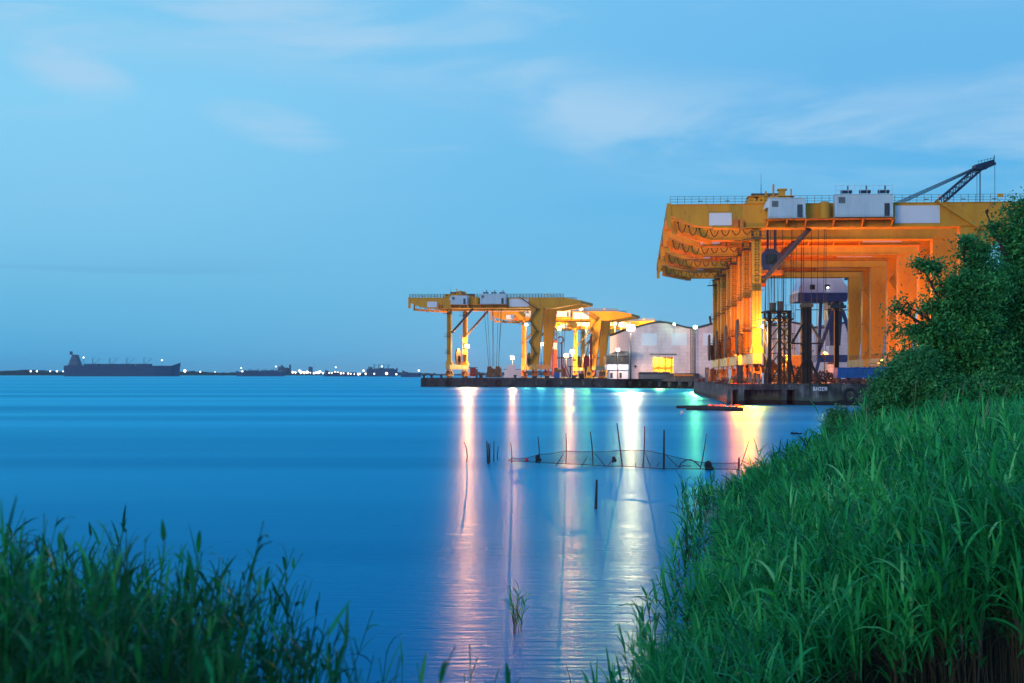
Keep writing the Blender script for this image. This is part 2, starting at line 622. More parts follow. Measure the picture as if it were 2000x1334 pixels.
def bank_y(x):
    return np.interp(x, [-30, -4, -1.2, -0.6, 0.2, 1.5, 4, 30], [12.5, 11.5, 9.6, 8.3, 7.5, 7.6, 9, 12])


def ground_h(x, y):
    t = x - shore_x(y)
    h1 = np.clip(t * .16, -1.2, .9) + np.clip((t - 6) * .03, 0, .7)
    t2 = bank_y(x) - y
    h2 = np.clip(t2 * .22, -1.2, 1.2) + np.clip((t2 - 6) * .25, 0, 1.8)
    return np.maximum(h1, h2)


def ground():
    xs = np.concatenate([np.arange(-40, 40, .7), np.arange(40, 260, 4)])
    ys = np.concatenate([np.arange(-20, 30, .7), np.arange(30, 128, 1.5), np.arange(128, 202, 4)])
    gx, gy = np.meshgrid(xs, ys)
    gz = ground_h(gx, gy) + .05 * np.sin(gx * 2.1 + gy) * np.cos(gy * 1.7)
    gz = np.where(gy > 188, np.minimum(gz, np.interp(gy, [188, 200], [1.5, -1])), gz)
    mb = MB()
    nx = len(xs)
    vs = list(zip(gx.ravel().tolist(), gy.ravel().tolist(), gz.ravel().tolist()))
    fs = []
    for j in range(len(ys) - 1):
        for i in range(nx - 1):
            a = j * nx + i
            fs.append((a, a + 1, a + nx + 1, a + nx))
    mb.add(vs, fs)
    tag(mb.build('river_bank', M['soil'], smooth=True), kind='structure')


ground()
wm = MB()
wm.add([(-6000, -60, 0), (6000, -60, 0), (6000, 9000, 0), (-6000, 9000, 0)], [(0, 1, 2, 3)])
tag(wm.build('water', M['water']), kind='structure')

# ---------------------------------------------------------------- lamps


def point_light(loc, power, color, radius=.35, parent=None, spot=None, aim=None):
    if spot:
        l = bpy.data.lights.new('lamp_light', 'SPOT')
        l.spot_size = math.radians(spot)
        l.spot_blend = .6
    else:
        l = bpy.data.lights.new('lamp_light', 'POINT')
    l.energy = power
    l.color = color
    l.shadow_soft_size = radius
    o = bpy.data.objects.new('lamp_light', l)
    COL.objects.link(o)
    if parent is not None:
        og = ORG[parent.name]
        o.parent = parent
        o.location = Vector(loc) - Vector(og)
    else:
        o.location = loc
    if aim is not None:
        o.rotation_euler = (Vector(aim) - Vector(loc)).to_track_quat('-Z', 'Y').to_euler()
    return o


def water_spot(p, power, color, parent=None, half=30):
    """added spot that casts a light streak on the water: its beam stays just below the horizontal"""
    p = Vector(p)
    h = Vector((-p.x, -p.y, 0)).normalized()
    a = math.radians(half) + math.atan(p.z / (math.hypot(p.x, p.y) - 11.5))
    aim = p + (h * math.cos(a) + Vector((0, 0, -math.sin(a)))) * 10
    o = point_light(p, power, color, .3, parent, half * 2, aim)
    o.data.spot_blend = .012
    return o


def floodlight(p, e, power, color, parent, size=.55, aim=(0, 0, 0), spot=None, pw2=0):
    """lamp housing with a lit face looking at aim; light sits just ahead of it"""
    p = Vector(p)
    d = (Vector(aim) - p).normalized()
    a = d.cross(Vector((0, 0, 1))).normalized()
    b = a.cross(d).normalized()
    s = size
    h = MB()
    h.hexa([p - d * s * .9 - a * s * .6 - b * s * .4, p - d * s * .9 + a * s * .6 - b * s * .4, p - d * s * .9 + a * s * .6 + b * s * .4, p - d * s * .9 - a * s * .6 + b * s * .4,
            p - a * s - b * s * .8, p + a * s - b * s * .8, p + a * s + b * s * .8, p - a * s + b * s * .8])
    ho = h.build('lamp_housing', M['dark'], parent)
    g = MB()
    n = 12
    vs = [p + d * .03 + a * s * .92 * math.cos(2 * math.pi * i / n) + b * s * .75 * math.sin(2 * math.pi * i / n) for i in range(n)]
    vs += [v + d * .12 - (v - p - d * .03) * .3 for v in vs]
    g.add(vs, [(i, (i + 1) % n, n + (i + 1) % n, n + i) for i in range(n)] + [tuple(range(n, 2 * n))])
    g.build('lamp_glass', e, ho)
    if power:
        point_light(p + d * (s * .5 + .35), power, color, .3, parent, spot, aim if spot else None)
    if pw2:
        point_light(p + d * (s * .5 + .35), pw2, color, .3, parent)


def lamp_mast(px, py, D, base_z, label, e, power, color, group=None, size=.55, aim=None, spot=None, pw2=0, lattice=False, w=.16):
    p = P(px, py, D)
    r = thing('floodlight_mast', (p.x, p.y, base_z), label, 'floodlight', group)
    m = MB()
    if lattice:
        for dx in (-.35, .35):
            for dy in (-.35, .35):
                m.beam((p.x + dx, p.y + .9 + dy, base_z), (p.x + dx * .6, p.y + .9 + dy * .6, p.z - .3), .12)
        z = base_z
        k = 0
        while z < p.z - 1.2:
            s_ = 1 if k % 2 else -1
            m.beam((p.x - .33 * s_, p.y + .55, z), (p.x + .33 * s_, p.y + .55, z + 1), .08)
            z += 1
            k += 1
        m.box(p.x - .7, p.x + .7, p.y + .3, p.y + 1.5, p.z - .45, p.z - .3)
    else:
        m.tube((p.x, p.y + .7, base_z), (p.x, p.y + .7, p.z - .2), w, w * .6, 8)
        m.beam((p.x - .5, p.y + .7, p.z - .3), (p.x + .5, p.y + .7, p.z - .3), .12)
        m.beam((p.x, p.y + .7, p.z - .3), (p.x, p.y + .2, p.z), .1)
    m.build('mast', M['dark'], r)
    floodlight(p, e, power, color, r, size, aim or (0, 0, 0), spot, pw2)
    return r


DECK = 3.0
exec_later = []
# ---------------------------------------------------------------- gantry cranes
def make_crane(origin, U, V, label, group, xin, far=False):
    origin, U, V = Vector(origin), Vector(U), Vector(V)
    r = thing('gantry_crane', origin, label, 'gantry crane', group)
    xf = lambda v: origin + V * v.x + U * v.y + Vector((0, 0, v.z))
    L = 60.6 if far else 63.0
    T, B = 28.7, 25.05
    Y2 = 20.4

    def part(mb, name, m, parent=None):
        return mb.build(name, m, parent or r, xf)
    outline = [(0, 27.0), (0, T), (L - 5.5, T), (L, T - .9), (L, 26.5), (L - 10, B - .3), (xin + 1, B), (7, B), (3.8, 25.4)]
    for y0 in (0, Y2):
        g = MB()
        g.slab(outline, y0, y0 + 2.6)
        for k in range(1, 15):
            x = k * 4.0
            if x < L - 8:
                g.box(x - .05, x + .05, y0 - .03, y0, B + .1 if x > 7 else 26.6, T - .1)
        g.box(7, xin, y0 - .25, y0 + 2.85, B - .13, B - .005)
        g.box(.3, L - 6, y0 - .2, y0 + 2.8, T + .005, T + .10)
        gi = part(g, 'girder', M['yellow'])
    e = MB()
    e.box(-.5, -.003, 0, 23, 27.0, 28.5)
    for y0 in (.1, 22.1):
        e.box(-.45, .25, y0 - .3, y0 + .5, 25.0, 28.95)
    part(e, 'end_beam', M['yellow'])
    e = MB()
    e.box(L + .003, L + .5, 0, 23, 26.6, 27.7)
    part(e, 'end_beam', M['yellow'])
    d = MB()
    d.beam((.9, 2.6, 24.6), (7.4, 20.2, 24.6), .9, .7)
    d.beam((.9, 2.7, 26.4), (.9, 2.7, 24.3), .5)
    part(d, 'tie_beam', M['yellow'])
    # left (slender) legs
    for k, y0 in enumerate((.5, Y2 + .5)):
        g = MB()
        xc = 13.9
        g.box(xc - .72, xc + .72, y0, y0 + 1.7, 4.9, 23.2)
        g.box(xc - .45, xc + .45, y0 + .35, y0 + 1.35, 23.2, B)
        g.hexa([(xc - 1.1, y0 - .2, 4.9), (xc + 1.3, y0 - .2, 4.9), (xc + 1.3, y0 + 1.9, 4.9), (xc - 1.1, y0 + 1.9, 4.9),
                (xc - .74, y0 - .02, 6.3), (xc + .74, y0 - .02, 6.3), (xc + .74, y0 + 1.72, 6.3), (xc - .74, y0 + 1.72, 6.3)])
        for z in (9.5, 14, 18.6):
            g.box(xc - .8, xc + .8, y0 - .06, y0 + 1.76, z, z + .12)
        leg = part(g, 'leg', M['yellow'])
        h = MB()
        h.box(xc - .8, xc + .8, y0 + .1, y0 + 1.6, 23.22, 23.6)
        h.tube((xc - .8, y0 + .85, 24.2), (xc + .8, y0 + .85, 24.2), .45, n=12)
        part(h, 'hinge', M['rustl'], leg)
        for z, s in ((23.2, 1.6), (15.0, 1.2), (9.0, 1.0)):
            a = MB()
            a.box(xc - s, xc + s * .9, y0 - .9, y0 - .1, z - .12, z)
            a.box(xc - s - .5, xc - .75, y0 - .1, y0 + 2.0, z - .12, z)
            for i in range(5):
                xx = xc - s + i * (1.9 * s) / 4
                a.beam((xx, y0 - .88, z), (xx, y0 - .88, z + 1.1), .05)
            for zz in (.55, 1.1):
                a.beam((xc - s, y0 - .88, z + zz), (xc + .9 * s, y0 - .88, z + zz), .05)
            part(a, 'platform', M['rail'])
        ld = MB()
        for dx in (-.28, .28):
            ld.beam((xc + dx, y0 - .28, 9.0 if not k else 5), (xc + dx, y0 - .28, 23.2), .06)
        z = 15.2
        while z < 23:
            ld.beam((xc - .28, y0 - .28, z), (xc + .28, y0 - .28, z), .05)
            z += .42
        z = 16.5
        while z < 23:
            pts = [(xc + .42 * math.cos(t), y0 - .3 - .42 * math.sin(t), z) for t in np.linspace(0, math.pi, 6)]
            for i in range(5):
                ld.beam(pts[i], pts[i + 1], .05)
            z += .85
        part(ld, 'ladder', M['rail'])
    # right (rigid) legs, tapering towards the ground from the outside
    for k, y0 in enumerate((.3, Y2 + .2)):
        g = MB()
        g.slab([(xin, 4.9), (xin + 2.3, 4.9), (xin + 4.7, B), (xin, B)], y0, y0 + 2.2)
        for z in (8, 12.5, 17, 21.5):
            w = 2.3 + 2.4 * (z - 4.9) / (B - 4.9)
            g.box(xin - .04, xin + w + .02, y0 - .04, y0, z, z + .1)
        part(g, 'leg', M['yellow'])
    # staircase on the rigid front leg
    st = MB()
    pts = [(xin - 3.8, 28.9), (xin + 2.6, 24.6), (xin - .2, 20.6), (xin + 2.4, 16.8), (xin - .2, 12.9), (xin + 1.9, 9.0), (xin - .3, 5.2)]
    for i in range(len(pts) - 1):
        (xa, za), (xb, zb) = pts[i], pts[i + 1]
        for yy in (-1.15, -.35):
            st.beam((xa, yy, za), (xb, yy, zb), .12, .25)
        st.beam((xa, -1.18, za + 1), (xb, -1.18, zb + 1), .05)
        n = 16
        for j in range(n):
            t = (j + .5) / n
            st.box(xa + (xb - xa) * t - .14, xa + (xb - xa) * t + .14, -1.1, -.4, za + (zb - za) * t - .03, za + (zb - za) * t + .02)
            if j % 4 == 0:
                st.beam((xa + (xb - xa) * t, -1.18, za + (zb - za) * t), (xa + (xb - xa) * t, -1.18, za + (zb - za) * t + 1), .05)
        st.box(xb - .6, xb + .6, -1.25, .25, zb - .12, zb - .03)
    part(st, 'staircase', M['yellow'] if not far else M['rail'])
    # sill beams and bogies
    for xc, w in ((13.9, 1.5), (xin + 1.2, 2.3)):
        g = MB()
        g.slab([(xc - w / 2, 3.2), (xc + w / 2, 3.2), (xc + w / 2, 4.88), (xc - w / 2, 4.88)], -.9, 23.9)
        part(g, 'sill_beam', M['cream'])
        rl = MB()
        for j in range(17):
            y = -.8 + j * 1.53
            rl.beam((xc - w / 2 + .05, y, 4.9), (xc - w / 2 + .05, y, 5.9), .06)
        for zz in (5.4, 5.9):
            rl.beam((xc - w / 2 + .05, -.8, zz), (xc - w / 2 + .05, 23.7, zz), .06)
        part(rl, 'railing', M['rail'])
        for yc in (1.4, 21.6):
            b = MB()
            for s in (-.55, .55):
                b.add([(xc + s - .1, yc - 3.4, 1.2), (xc + s + .1, yc - 3.4, 1.2), (xc + s + .1, yc + 3.4, 1.2), (xc + s - .1, yc + 3.4, 1.2),
                       (xc + s - .1, yc - .9, 3.2), (xc + s + .1, yc - .9, 3.2), (xc + s + .1, yc + .9, 3.2), (xc + s - .1, yc + .9, 3.2)],
                      [(0, 3, 2, 1), (4, 5, 6, 7), (0, 1, 5, 4), (1, 2, 6, 5), (2, 3, 7, 6), (3, 0, 4, 7)])
            for q in (-1.8, 1.8):
                b.box(xc - .5, xc + .5, yc + q - 1.5, yc + q + 1.5, .75, 1.35)
                b.box(xc - .75, xc + .75, yc + q - .3, yc + q + .3, 1.3, 2.0)
            b.box(xc - 1.0, xc + 1.0, yc - .35, yc + .35, 1.6, 2.6)
            bo = part(b, 'bogie', M['orange'])
            for q in (-2.7, -.9, .9, 2.7):
                wv = MB()
                wv.tube((xc - .18, yc + q, .42), (xc + .18, yc + q, .42), .42, n=14)
                part(wv, 'wheel', M['dark'], bo)
    # railings along the top
    for y0 in (-.15, Y2 + 2.7):
        g = MB()
        n = 50
        for i in range(n + 1):
            x = .1 + i * (L - 5.8) / n
            g.beam((x, y0, T), (x, y0, T + 1.3), .17 if far else .06)
        for zz in (.45, .88, 1.3):
            g.beam((.1, y0, T + zz), (L - 5.7, y0, T + zz), .12 if far else .05)
        for x in (4.9, 9.2, 13.1, 40.5, 46.2, 51.0):
            g.box(x - .35, x + .35, y0 - .05, y0, T + .5, T + .62)
        part(g, 'railing', M['rail'])
    # equipment houses on the front girder
    wk = MB()
    wk.box(15.0, 35.4, -2.7, -.28, 26.02, 26.12)
    for x in (15.4, 18.4, 21.4, 25.8, 30.3, 34.9):
        wk.slab([(x - .12, 25.9), (x + .12, 25.9), (x + .12, 26.02), (x - .12, 26.02)], -2.7, -.28)
        wk.add([(x - .1, -2.6, 25.9), (x + .1, -2.6, 25.9), (x + .1, -.28, 25.9), (x - .1, -.28, 25.9), (x - .1, -.28, 24.9), (x + .1, -.28, 24.9)],
               [(0, 1, 2, 3), (0, 4, 5, 1), (0, 3, 4), (1, 5, 2), (2, 5, 4, 3)])
    part(wk, 'walkway', M['orange'])
    for (x0, x1, z0, z1) in ((15.5, 21.3, 26.2, 29.3), (25.9, 34.8, 26.3, 29.8)):
        h = MB()
        h.box(x0, x1, -2.5, -.3, z0, z1)
        x = x0 + .15
        while x < x1 - .1:
            h.box(x, x + .14, -2.63, -2.5, z0 + .1, z1 - .15)
            x += .32
        h.box(x0 - .06, x1 + .06, -2.68, -.28, z1, z1 + .1)
        ho = part(h, 'equipment_house', M['white'])
        dd = MB()
        dd.box(x1 - 1.3, x1 - .5, -2.72, -2.64, z0 + .1, z0 + 2.1)
        part(dd, 'door', M['shed'], ho)
        dd = MB()
        for i in range(6):
            dd.box(x0 + .5, x0 + 1.5, -2.72, -2.64, z1 - .5 - i * .16, z1 - .42 - i * .16)
        part(dd, 'louvre', M['shed'], ho)
        q = MB()
        for i in range(int((x1 - x0) / 1.1) + 1):
            xx = x0 + i * (x1 - x0) / int((x1 - x0) / 1.1)
            q.beam((xx, -2.66, z0 - .1), (xx, -2.66, z0 + .35), .05)
        q.beam((x0, -2.66, z0 + .35), (x1, -2.66, z0 + .35), .06)
        if x1 - x0 > 7:
            for i in range(10):
                xx = x0 + .05 + i * (x1 - x0 - .1) / 9
                q.beam((xx, -2.5, z1), (xx, -2.5, z1 + 1.5), .06)
            for zz in (.7, 1.4):
                q.beam((x0, -2.5, z1 + zz), (x1, -2.5, z1 + zz), .05)
        part(q, 'guard_rail', M['white'], ho)
        if x1 - x0 > 7:
            for i in range(3):
                xx = x0 + 1.0 + i * 2.9
                c = MB()
                c.box(xx, xx + 1.7, -2.1, -1.1, z1 + .35, z1 + .8)
                c.box(xx + .1, xx + .25, -2.0, -1.2, z1 + .1, z1 + .35)
                c.box(xx + 1.45, xx + 1.6, -2.0, -1.2, z1 + .1, z1 + .35)
                c.tube((xx + 1.1, -1.6, z1 + .8), (xx + 1.1, -1.6, z1 + 1.55), .14, n=8)
                part(c, 'air_conditioner', M['navy'], ho)
        else:
            c = MB()
            c.slab([(x0 - .75, z1 - 1.5), (x0, z1 - 1.4), (x0, z1 - .1), (x0 - .35, z1 - .5)], -2.3, -.6)
            part(c, 'hood', M['white'], ho)
    tk = MB()
    tk.tube((24.4, -1.2, 26.15), (24.4, -1.2, 28.6), .85, n=16)
    tk.ball((24.4, -1.2, 28.6), .85, 12, .4)
    part(tk, 'tank', M['yellow'])
    for (x0, x1, z0, z1) in ((6.3, 9.9, 25.35, 27.35), (35.6, 42.6, 25.5, 28.3)):
        g = MB()
        g.box(x0, x1, -.12, -.035, z0, z1)
        part(g, 'blank_sign', M['signw'])
    bx = MB()
    bx.box(10.1, 10.9, -.9, -.04, 25.0, 26.3)
    bx.box(11.1, 11.7, -.8, -.04, 24.6, 26.2)
    part(bx, 'junction_box', M['orange'])
    # trolley on top of the girders
    g = MB()
    g.box(12.4, 19.6, -.4, 3.0, T + .11, T + .5)
    g.box(12.4, 19.6, 20.0, 23.4, T + .11, T + .5)
    for x in (12.9, 18.9):
        g.box(x - .35, x + .35, -.2, 23.2, T + .5, T + 1.2)
    g.box(12.4, 15.6, -.7, 3.4, T + 1.2, T + 1.3)
    g.box(17.0, 19.8, -.7, 3.4, T + 1.2, T + 1.3)
    g.beam((16.6, 1, T + .5), (16.6, 1, T + 3.3), .28)
    g.box(17.4, 18.4, .3, 1.5, T + 1.3, T + 2.3)
    g.box(17.2, 18.7, .1, 1.7, T + 2.3, T + 2.5)
    g.beam((15.4, .8, T + 1.3), (15.4, .8, T + 2.2), .25)
    g.beam((19.4, .8, T + .6), (19.4, .8, T + 2.5), .22)
    for i in range(8):
        g.box(13.2 + i * .75, 13.6 + i * .75, -.5, .6, T + .5, T + .7 + random.random() * .9)
    for i in range(5):
        g.tube((14.4 + i * .9, -.3, T + 1.0), (14.4 + i * .9, 1.2, T + 1.0), .35 + .12 * (i % 2), n=10)
    tr = part(g, 'trolley', M['yellow'])
    for y0 in (5, 17):
        g = MB()
        g.tube((13.6, y0, T + 1.7), (18.4, y0, T + 1.7), .7, n=16)
        g.box(13.4, 13.6, y0 - .9, y0 + .9, T + 1.2, T + 2.3)
        g.box(18.4, 18.6, y0 - .9, y0 + .9, T + 1.2, T + 2.3)
        part(g, 'winch_drum', M['rustl'], tr)
    an = MB()
    an.tube((14.6, .6, T + .5), (14.6, .6, T + 3.2), .07, .05, 6)
    an.tube((14.6, .6, T + 3.2), (14.6, .6, T + 5), .03, .02, 5)
    part(an, 'antenna', M['navy'], tr)
    # festoon cable loops under the cantilever
    for y0 in (2.9,):
        f = MB()
        for i in range(7):
            xa = 1.4 + i * 1.75 if y0 < 5 else 1.2 + i * 1.8
            xb = xa + 1.35
            zt = 25.0 + max(0, (4.5 - xa)) * .35
            pts = []
            for t in np.linspace(0, 1, 9):
                pts.append((xa + (xb - xa) * t, y0, zt - (1.5 - .12 * i) * math.sin(math.pi * t) ** .7))
            f.path(pts, .075, 5)
            f.box(xa - .15, xa + .15, y0 - .1, y0 + .1, zt, zt + .25)
        part(f, 'festoon_cable', M['tyre'])
    # struts from the girder towards the slender legs
    for y0 in (1.3, Y2 + 1.3):
        s = MB()
        s.tube((22.4, y0, B - .1), (15.2, y0, 16.8), .42, n=10)
        part(s, 'strut', M['strut'])
        s = MB()
        s.box(14.6, 15.5, y0 - .3, y0 + .3, 16.2, 16.9)
        part(s, 'bracket', M['rustl'])
    # operator cab under the girders
    if not far:
        c = MB()
        pr = [(-1.4, 19.0), (1.3, 19.0), (1.75, 20.2), (1.3, 21.9), (.5, 22.5), (-.9, 22.5), (-1.6, 21.6), (-1.75, 20.3)]
        c.slab([(17.2 + x, z) for x, z in pr], 10.6, 13.4)
        c.beam((16.7, 12, 22.5), (16.7, 12, B + 2.4), .35)
        c.beam((17.9, 12, 22.5), (17.9, 12, B + 2.4), .35)
        cb = part(c, 'operator_cab', M['cab'])
        c = MB()
        c.box(16.3, 18.1, 10.52, 10.6, 19.9, 21.6)
        part(c, 'window', M['glass'], cb)
        c = MB()
        c.box(15.4, 19.2, 10.2, 13.8, 18.3, 18.95)
        part(c, 'cab_floor', M['orange'], cb)
    # cable reel
    cr = MB()
    cr.tube((12.1, 18.6, 7.9), (12.32, 18.6, 7.9), 3.2, n=32)
    cr.tube((11.9, 18.6, 7.9), (12.1, 18.6, 7.9), 3.0, n=32)
    cr.tube((12.32, 18.6, 7.9), (13.15, 18.6, 7.9), .7, n=12)
    cr.box(12.5, 13.2, 18.1, 19.1, 4.9, 7.7)
    part(cr, 'cable_reel', M['rust'] if far else M['rustl'])
    # hoist ropes and block
    hx = 27.5 if far else 21.5
    rp = MB()
    for i, dx in enumerate((-5, -4.4, -3.2, -2.6, -.9, -.4, .5, 1.1, 2.7, 3.3, 4.6, 5.2) if not far else (-3.4, -2.8, -1.5, 0, 1.4, 2.2, 3)):
        yy = 9 + (i % 3) * 2.5
        rp.tube((hx + dx, yy, B + 2.6), (hx + dx * (.55 if far else .93), 11 + (yy - 11) * .3, 4.3), .045 if not far else .07, n=4)
    for xx in (hx - 5, hx + 4.6):
        rp.beam((xx, 2.4, B + 2.8), (xx, 20.5, B + 2.8), .5)
    part(rp, 'hoist_rope', M['rope'])
    hb = MB()
    for s in (-1, 1):
        hb.slab([(hx + s * 1.5 - 1.1, 1.0), (hx + s * 1.5 + .9, 1.0), (hx + s * 1.5 + 1.1, 3.4), (hx + s * 1.5 + .5, 4.3), (hx + s * 1.5 - .8, 4.3)], 10.2, 11.8)
    hb.box(hx - 2.8, hx + 2.8, 9.8, 12.2, .3, 1.0)
    hb.tube((hx, 10.3, 2.6), (hx, 11.7, 2.6), .9, n=14)
    part(hb, 'hook_block', M['rustl'] if far else M['rust'])
    pl = MB()
    pl.box(xin + 5.7, xin + 6.6, -.3, -.2, T + .8, T + 1.35)
    part(pl, 'plate', M['yellow'])
    return r


DA = 222.0
Un = Vector((math.sin(math.radians(5.2)), math.cos(math.radians(5.2)), 0))
Vn = Vector((math.cos(math.radians(3.8)), -math.sin(math.radians(3.8)), 0))
cA = make_crane((X(1307.8, DA), DA, DECK), Un, Vn, 'front yellow gantry crane of the close right row, nearest to the reeds',
                'yellow gantry cranes in the near row', 45.8)
near_labels = ['large yellow gantry crane directly behind the front one of the close right row', 'third large yellow gantry crane back in the close right row',
               'rearmost large yellow gantry crane of the close right row']
for k in range(3):
    c = copy_tree(cA)
    c.location = Vector(cA.location) + Un * 31.8 * (k + 1)
    c['label'] = near_labels[k]
DE = 494.0
Uf = Vector((math.sin(math.radians(14.1)), math.cos(math.radians(14.1)), 0))
Vf = Vector((math.cos(math.radians(2.5)), -math.sin(math.radians(2.5)), 0))
cE = make_crane((X(800, DE), DE, DECK), Uf, Vf, 'yellow gantry crane at the tip of the far quay, nearest of the distant row',
                'yellow gantry cranes on the far quay', 43.2, far=True)
far_labels = ['yellow gantry crane partly hidden behind the one at the tip of the far quay', 'brightly lit yellow gantry crane framed between the legs of the distant cranes',
              'rearmost distant yellow gantry crane whose girder end shows above the warehouse']
FARC = [cE]
for k in range(3):
    c = copy_tree(cE)
    c.location = Vector(cE.location) + Uf * 113.4 * (k + 1)
    c['label'] = far_labels[k]
    FARC.append(c)
    ORG[c.name] = tuple(c.location)
# ---------------------------------------------------------------- quays
q = thing('near_quay', (60, 300, 0), 'streaked grey concrete quay under the large near cranes, with dark recesses at its corner', 'quay')
fx0, fy0 = 32.3, 203.6
fx1, fy1 = 140.0, 186.5
def ff(x):
    return fy0 + (fy1 - fy0) * (x - fx0) / (fx1 - fx0)
xr = X(1560, 199.4)
m = MB()
m.prism([(32.9, 206.2), (xr, ff(xr) + 2.4), (xr, ff(xr)), (140, 186.5), (140, 430), (60, 430), (60, 332), (43.4, 330)], -2, 3.0)
m.build('quay_wall', M['quay'], q)
m = MB()
m.prism([(fx0, fy0), (xr, ff(xr)), (xr, ff(xr) + 2.4), (32.9, 206.2)], 2.25, 3.003)
m.build('edge_beam', M['quay'], q)
for (a, b) in ((1429, 1431), (1445, 1456.5), (1527, 1537.5)):
    m = MB()
    xa, xb = X(a, 202), X(b, 202)
    m.prism([(xa, ff(xa) + .02), (xb, ff(xb) + .02), (xb, ff(xb) + 2.9), (xa, ff(xa) + 2.9)], -2, 2.25)
    m.build('pier', M['quay'], q)
m = MB()
m.prism([(fx0 + .2, fy0 - .12), (139, ff(139) - .12), (139, ff(139) + .5), (fx0 + .3, fy0 + .5)], 3.003, 3.16)
m.prism([(fx0, fy0), (fx0 + .5, fy0), (43.9, 330), (43.4, 330)], 3.003, 3.16)
m.build('kerb', M['quay'], q)
# worn white painted lettering, only blotchy strokes can be made out in the photo
m = MB()
gx = X(1598, 198.5)
glyphs = [[(.0, 0, .25, 1), (.25, .7, .4, 1), (.3, 0, .5, .5)], [(0, 0, .12, 1), (.12, .42, .42, .58), (.42, 0, .54, 1)], [(0, .8, .5, 1), (.2, 0, .34, .8), (0, 0, .5, .16)],
          [(0, 0, .14, 1), (.14, .8, .5, 1), (.14, .4, .4, .55), (.14, 0, .5, .14)], [(0, 0, .14, 1), (.4, 0, .54, 1), (.14, .4, .4, .6), (.14, .85, .4, 1)]]
xx = gx
for gl in glyphs:
    for (a, b, c, d_) in gl:
        x0, x1 = xx + a * .62, xx + c * .62
        z0, z1 = 2.12 + b * .55, 2.12 + d_ * .55
        m.add([(x0, ff(x0) - .02, z0), (x1, ff(x1) - .02, z0), (x1, ff(x1) - .02, z1), (x0, ff(x0) - .02, z1)], [(0, 1, 2, 3)])
    xx += .40
m.build('painted_lettering', M['signw'], q)
for i, (px, zz) in enumerate(((1672, 1.5),)):
    m = MB()
    x = X(px, 197)
    pts = [(x + .9 * math.cos(t), ff(x) - .25, zz + .9 * math.sin(t)) for t in np.linspace(0, 2 * math.pi, 17)]
    m.path(pts, .22, 8)
    m.build('tyre_fender', M['tyre'], q)

q = thing('far_quay', (20, 480, 0), 'long low dark quay wall with fenders under the distant cranes', 'quay')
FE = [(-32.2, 488.0), (17.4, 470.0), (55.8, 428.0), (59.9, 428.5)]
m = MB()
m.prism([(-32.2, 488), (17.4, 470), (37, 448.6), (37, 452), (59.9, 431), (59.9, 430.2), (139.9, 430.2), (260, 430), (300, 1000), (96, 1000)], -2, 2.9)
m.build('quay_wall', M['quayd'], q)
m = MB()
m.prism([(37, 448.6), (55.8, 428.0), (59.8, 428.2), (59.9, 431), (37, 452)], 2.2, 3.02)
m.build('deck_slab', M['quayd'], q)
def fe(t):
    if t < .5:
        a, b, u = FE[0], FE[1], t / .5
    else:
        a, b, u = FE[1], FE[2], (t - .5) / .5
    return a[0] + (b[0] - a[0]) * u, a[1] + (b[1] - a[1]) * u
for i in range(7):
    t = .77 + i * .037
    x, y = fe(t)
    m = MB()
    m.box(x - .35, x + .35, y + .3, y + 1.0, -2, 2.2)
    m.slab([(x - .3, .3), (x + .1, .3), (x + .9, 2.2), (x - .3, 2.2)], y + .35, y + .9)
    m.build('pile', M['quay'], q)
for i in range(17):
    t = .012 + i * .044
    x, y = fe(t)
    m = MB()
    if i % 4 == 2:
        pts = [(x + .9 * math.cos(a), y - .3, 1.5 + .9 * math.sin(a)) for a in np.linspace(0, 2 * math.pi, 13)]
        m.path(pts, .28, 6)
        m.build('tyre_fender', M['tyre'], q)
    else:
        m.box(x - .45, x + .45, y - .35, y + .2, .2, 2.8)
        m.box(x - .6, x + .6, y - .1, y + .2, 2.3, 2.95)
        m.build('fender_post', M['quay'] if i % 2 else M['quayd'], q)
m = MB()
m.prism([(-32.0, 488.3), (17.5, 470.3), (56, 428.4), (56.4, 429.2), (17.8, 471.2), (-31.8, 489.3)], 2.91, 3.2)
m.build('kerb', M['quayd'], q)


def bollard(px, D, s, lab):
    p = P(px, 740, D)
    m = MB()
    m.tube((p.x, D, DECK), (p.x, D, DECK + .5 * s), .3 * s, .24 * s)
    m.tube((p.x, D, DECK + .5 * s), (p.x, D, DECK + .75 * s), .42 * s, .36 * s)
    tag(m.build('bollard', M['dark']), lab, 'bollard', 'bollards along the far quay edge')


for px, D, la in ((828, 487.5, 'black bollard at the very tip of the far quay'), (843, 485, 'second black bollard from the tip of the far quay'), (862, 481.5, 'black bollard just left of the corner crane legs'),
                  (1006, 473.5, 'black bollard on the quay edge under the hanging ropes'), (1120, 468, 'black bollard on the quay edge right of the blue container')):
    bollard(px, D, 1.6, la)

